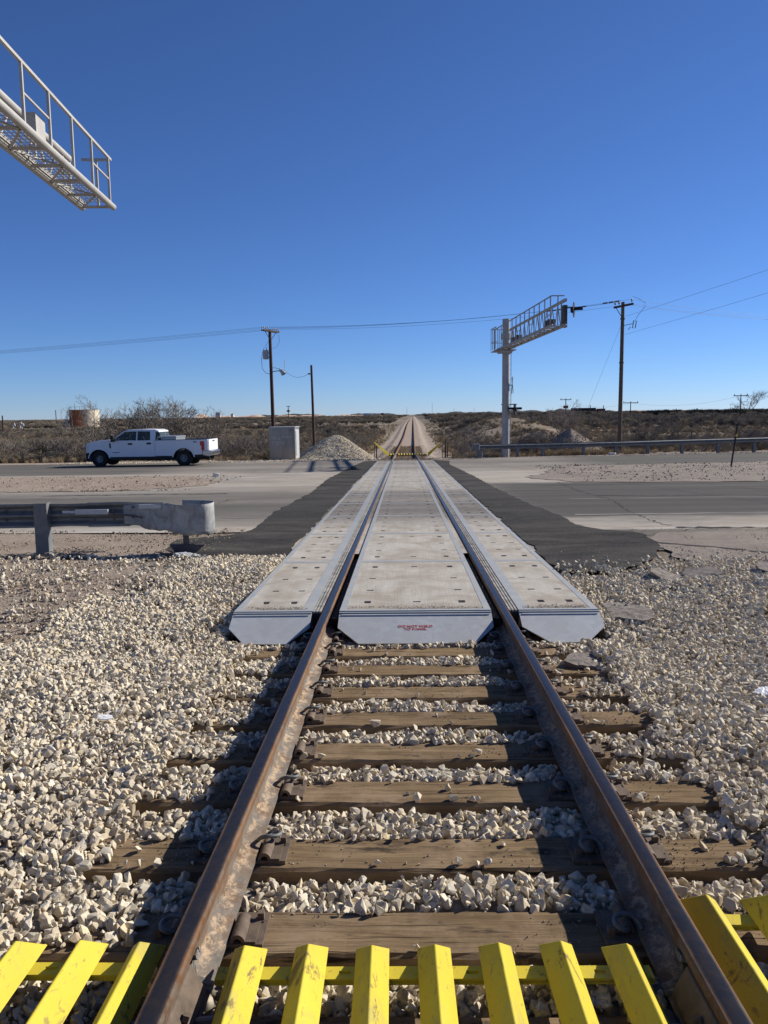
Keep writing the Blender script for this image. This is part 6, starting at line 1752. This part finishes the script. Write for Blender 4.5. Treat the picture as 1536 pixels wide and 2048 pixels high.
# ------------------------------------------------------------------ bare bushes and trees
def branchy(seed, trunks, L, r0_, levels, spread, upness, kids=(2, 3), lseg=3, shrink=.72, sides=3, droop=0.0, crown_only=False):
    r = random.Random(seed); mt = MB(); mc = MB()
    def grow(p, d, l, rad, lev):
        pts = [p]; q = p.copy(); dd = d.copy()
        for _ in range(lseg):
            dd = (dd + Vector((r.gauss(0, .22), r.gauss(0, .22), r.gauss(0, .14) - droop))).normalized(); q = q + dd * l / lseg; pts.append(q.copy())
        rs = [max(rad * (1 - .40 * i / lseg), .0075) for i in range(lseg + 1)]
        (mt if lev == levels else mc).tube(pts, rs, sides + (3 if lev == levels else 0), False)
        if lev <= 0: return
        for _ in range(r.randint(*kids) + (1 if lev == 1 else 0)):
            i = r.randint(1, lseg); a = r.uniform(0, 6.28)
            nd = (dd * 1.0 + Vector((math.cos(a) * spread, math.sin(a) * spread, r.uniform(-.2, .5) * upness))).normalized()
            grow(pts[i], nd, l * r.uniform(shrink - .12, shrink + .1), rs[i] * .68, lev - 1)
        grow(pts[-1], dd, l * shrink, rs[-1] * .9, lev - 1)
    for k_ in range(trunks):
        a = 6.28 * k_ / trunks + r.uniform(-.4, .4); t0 = r.uniform(.25, .8) if trunks > 1 else .1
        grow(Vector((math.cos(a) * .06, math.sin(a) * .06, -.1)), Vector((math.cos(a) * t0, math.sin(a) * t0, 1)).normalized(), L * r.uniform(.8, 1.1), r0_, levels)
    return mt, mc
def tree_meshes(seed, *a, **k):
    mt, mc = branchy(seed, *a, **k)
    return mt.mesh('trunk', 'twig_bark', True, False), mc.mesh('crown', 'twig_bark', False, False)
TREES = [tree_meshes(s_, 3, 1.45, .085, 5, .75, 1.0, (2, 2), 3, .74, 3) for s_ in (1, 2, 3)]
BUSH = [tree_meshes(10 + s_, 6, .72, .035, 4, .9, .7, (2, 3), 3, .74, 3) for s_ in range(4)]
def put(kind, meshes, x, y, s_, rz, label, group, sz=1.0, cat='bush'):
    t2 = thing(kind, label, cat, (x, y, hz(x, y)), rz, group); t2.scale = (s_, s_, s_ * sz)
    link('trunk', meshes[0], t2); link('crown', meshes[1], t2); return t2
def heights(me): return max(v.co.z for v in me.vertices)
TH = [heights(m[1]) for m in TREES]; BH = [heights(m[1]) for m in BUSH]
rnd = random.Random(21)
tl = sorted([(-23.9, 62, 5.4), (-21.6, 60.5, 4.7), (-20.0, 63, 5.0), (-18.4, 60, 4.8), (-17.0, 62, 5.1), (-15.7, 60.5, 4.2)])
for k_, (x, y, h) in enumerate(tl):
    put('mesquite_tree', TREES[k_ % 3], x, y, h / TH[k_ % 3], rnd.uniform(0, 6), 'bare grey mesquite tree behind the truck, %s from the left' % ORD[k_ + 1], 'bare trees behind the truck', 1, 'tree')
for x, y, h, i, lab in ((17.9, 92, 3.9, 0, 'bare pale tree beyond the dark gravel pile'), (112, 262, 8.0, 1, 'round bare tree on the horizon at right beside a distant pole'),
                        (24.0, 118, 3.2, 2, 'small bare tree on the horizon between the gantry and the tall right pole'), (19.6, 64.5, 2.3, 2, 'spreading bare mesquite right of the tall right pole'), (22.4, 65, 2.1, 1, 'low spreading bare mesquite further right of the tall right pole'),
                        (38.5, 78, 3.4, 0, 'bare mesquite at the right edge behind the guardrail')):
    put('mesquite_tree', TREES[i], x, y, h / TH[i], rnd.uniform(0, 6), lab, 'bare trees in the open country', 1, 'tree')
# bushes in rows behind the far road
bl = []
for k_ in range(44):
    x = -31 + 23.5 * k_ / 44 + rnd.uniform(-.4, .4); y = rnd.uniform(51.5, 57) ; bl.append((x, y, rnd.uniform(1.2, 2.0)))
bl.sort()
for k_, (x, y, h) in enumerate(bl):
    i = rnd.randrange(4); put('mesquite_bush', BUSH[i], x, y, h / BH[i], rnd.uniform(0, 6), 'bare grey-brown bush behind the far road left of the track, %s from the left' % ordn(k_ + 1), 'bare bushes left of the far track')
br = []
for k_ in range(26):
    br.append((rnd.uniform(4.2, 42), 0, rnd.uniform(1.1, 1.9)))
br = [(x, 56.5 + rnd.uniform(0, 9) + .12 * max(0, x - 20), h) for x, _, h in br] + [(5.4, 61, 2.1), (4.6, 58.5, 1.2), (-1.0 - 4, 66, 1.8), (9.0, 58, 1.8), (10.0, 59.5, 1.9)]
br.sort()
for k_, (x, y, h) in enumerate(br):
    i = rnd.randrange(4); put('mesquite_bush', BUSH[i], x, y, h / BH[i], rnd.uniform(0, 6), 'bare grey-brown bush behind the right guardrail, %s from the left' % ordn(k_ + 1), 'bare bushes right of the far track')

# ground cover: scrub and dry grass over the plain
def tuft(seed, n, h, w, lean, r_=.006, bend=.3, sides=3):
    r = random.Random(seed); mb = MB()
    for _ in range(n):
        a = r.uniform(0, 6.28); q = r.uniform(0, w) ** 1; p = Vector((math.cos(a) * q * .35, math.sin(a) * q * .35, 0)); L_ = h * r.uniform(.5, 1)
        b = r.uniform(0, 6.28); d = Vector((math.cos(b) * lean * r.random(), math.sin(b) * lean * r.random(), 1)).normalized()
        mid = p + d * L_ * .5; tip = mid + (d + Vector((r.gauss(0, bend), r.gauss(0, bend), 0))).normalized() * L_ * .5
        mb.tube([p, mid, tip], [r_, r_ * .8, r_ * .3], sides, False)
    return mb
def shrubby(seed, h, n=26, r_=.012, mat='scrub_twig'):
    r = random.Random(seed); mb = MB()
    for _ in range(n):
        a = r.uniform(0, 6.28); t0 = r.uniform(.1, 1.3); d = Vector((math.cos(a) * t0, math.sin(a) * t0, 1)).normalized(); L_ = h * r.uniform(.5, .8)
        p = Vector((0, 0, -.05)); m = p + d * L_; mb.tube([p, m], [r_ * 1.4, r_], 3, False)
        for _ in range(5):
            nd = (d + Vector((r.gauss(0, .6), r.gauss(0, .6), r.gauss(0, .4)))).normalized(); s0 = p.lerp(m, r.uniform(.35, 1)); e = s0 + nd * L_ * r.uniform(.3, .6)
            mb.tube([s0, e], [r_ * .8, r_ * .35], 3, False)
            for _ in range(2):
                n2_ = (nd + Vector((r.gauss(0, .7), r.gauss(0, .7), r.gauss(0, .5)))).normalized(); s1 = s0.lerp(e, r.uniform(.4, 1)); mb.tube([s1, s1 + n2_ * L_ * .25], [r_ * .5, r_ * .25], 3, False)
    return mb.mesh('scrub', mat, False, False)
SCR = proto_coll('proto_scrub', [shrubby(40 + i, 1.0) for i in range(5)])
SCRN = proto_coll('proto_scrub_thick', [shrubby(60 + i, 1.0, 30, .03) for i in range(4)])
GRS = proto_coll('proto_grass', [tuft(80 + i, 60, .5, .5, 1.0, .006).mesh('grass_tuft', 'dry_grass', False, False) for i in range(4)])
EVG = proto_coll('proto_evergreen', [shrubby(90 + i, 1.0, 60, .05, 'evergreen_scrub') for i in range(3)])
def zrot(n): return np.stack([rng.normal(0, .08, n), rng.normal(0, .08, n), rng.uniform(0, 6.28, n)], 1)
def plain_pts(n, ynear, yfar, power, xl=(-.62, .60)):
    Y = ynear * (yfar / ynear) ** (rng.random(n) ** power); X = rng.uniform(xl[0], xl[1], n) * (Y + 8)
    return X, Y
def off_track(X, Y, m): return np.abs(X - cx(Y)) > m
# near scrub
X, Y = plain_pts(9500, 51, 150, 1.0); k = off_track(X, Y, 4.2) & (vnoise(X, Y, 5, 81) > .34) & ~((np.abs(X + 4.6) < 3.2) & (Y < 56)) & ~((np.abs(X - 12.7) < 3) & (np.abs(Y - 61) < 3.2)) & ~((X > 2) & (Y < 50 + np.clip((X - 3) * .45, 0, 30)))
k &= (X < 0) | (vnoise(X * .4, Y, 6, 83) > .36)
X = X[k]; Y = Y[k]; n = len(X)
scatter('scrub', np.stack([X, Y, hgt(X, Y)], 1), zrot(n), np.repeat(rng.uniform(.35, 1.0, n)[:, None], 3, 1) * np.where(X < 0, 1.15, .8)[:, None], SCR, 'brown leafless scrub covering the plain beyond the far road', 'scrub')
X, Y = plain_pts(9000, 120, 420, .8); k = off_track(X, Y, 6) & (vnoise(X * .35, Y, 14, 84) > np.where(X < 0, .36, .42)); X = X[k]; Y = Y[k]; n = len(X)
scatter('scrub', np.stack([X, Y, hgt(X, Y)], 1), zrot(n), np.repeat(rng.uniform(.6, 1.5, n)[:, None], 3, 1), SCRN, 'dark scrub spreading over the middle distance', 'scrub')
X, Y = plain_pts(9000, 400, 3200, .7); k = off_track(X, Y, 8) & (vnoise(X * .25, Y, 90, 85) > .44); X = X[k]; Y = Y[k]; n = len(X)
scatter('scrub', np.stack([X, Y, hgt(X, Y)], 1), zrot(n), np.repeat(rng.uniform(1.2, 2.6, n)[:, None], 3, 1) * np.array([1.8, 1.8, .85]), SCRN, 'far dark scrub belt below the horizon', 'scrub')
# evergreen hedge line at right on the horizon
n = 170; X = rng.uniform(78, 112, n) ; Y = 255 + rng.normal(0, 6, n) ; k = vnoise(X, Y, 6, 86) > .3; X = X[k]; Y = Y[k]; n = len(X)
scatter('evergreen_scrub', np.stack([X, Y, hgt(X, Y)], 1), zrot(n), np.repeat(rng.uniform(.8, 2.3, n)[:, None], 3, 1), EVG, 'dark evergreen thicket on the horizon at right', 'thicket')
n = 260; X = rng.uniform(20, 190, n); Y = 330 + rng.normal(0, 25, n)
scatter('evergreen_scrub', np.stack([X, Y, hgt(X, Y)], 1), zrot(n), np.repeat(rng.uniform(.6, 1.6, n)[:, None], 3, 1), EVG, 'dark low brush below the horizon at right', 'thicket')
# dry grass
X, Y = plain_pts(26000, 49.8, 220, 1.0); k = off_track(X, Y, 3.2) & ~((np.abs(X + 4.6) < 3.2) & (Y < 56)) & ~((X > 2) & (Y < 50.2 + np.clip((X - 3) * .42, 0, 30))) & ~((X < -6.4) & (X > -8.7) & (Y < 50.6))
k &= vnoise(X, Y, 3, 87) > .33
X = X[k]; Y = Y[k]; n = len(X)
scatter('dry_grass', np.stack([X, Y, hgt(X, Y)], 1), zrot(n), np.repeat(rng.uniform(.35, 1.05, n)[:, None], 3, 1), GRS, 'tan dry grass tufts between the bushes beyond the far road', 'dry grass')
n = 60; X = np.concatenate([rng.uniform(8.6, 16, n)]); Y = np.interp(X, [g_[0] for g_ in gl], [g_[1] for g_ in gl]) + .5 + rng.uniform(-.2, .5, n)
scatter('dry_grass', np.stack([X, Y, hgt(X, Y) + .02], 1), zrot(n), np.repeat(rng.uniform(.7, 1.2, n)[:, None], 3, 1), GRS, 'row of dry grass clumps under the right guardrail', 'dry grass')
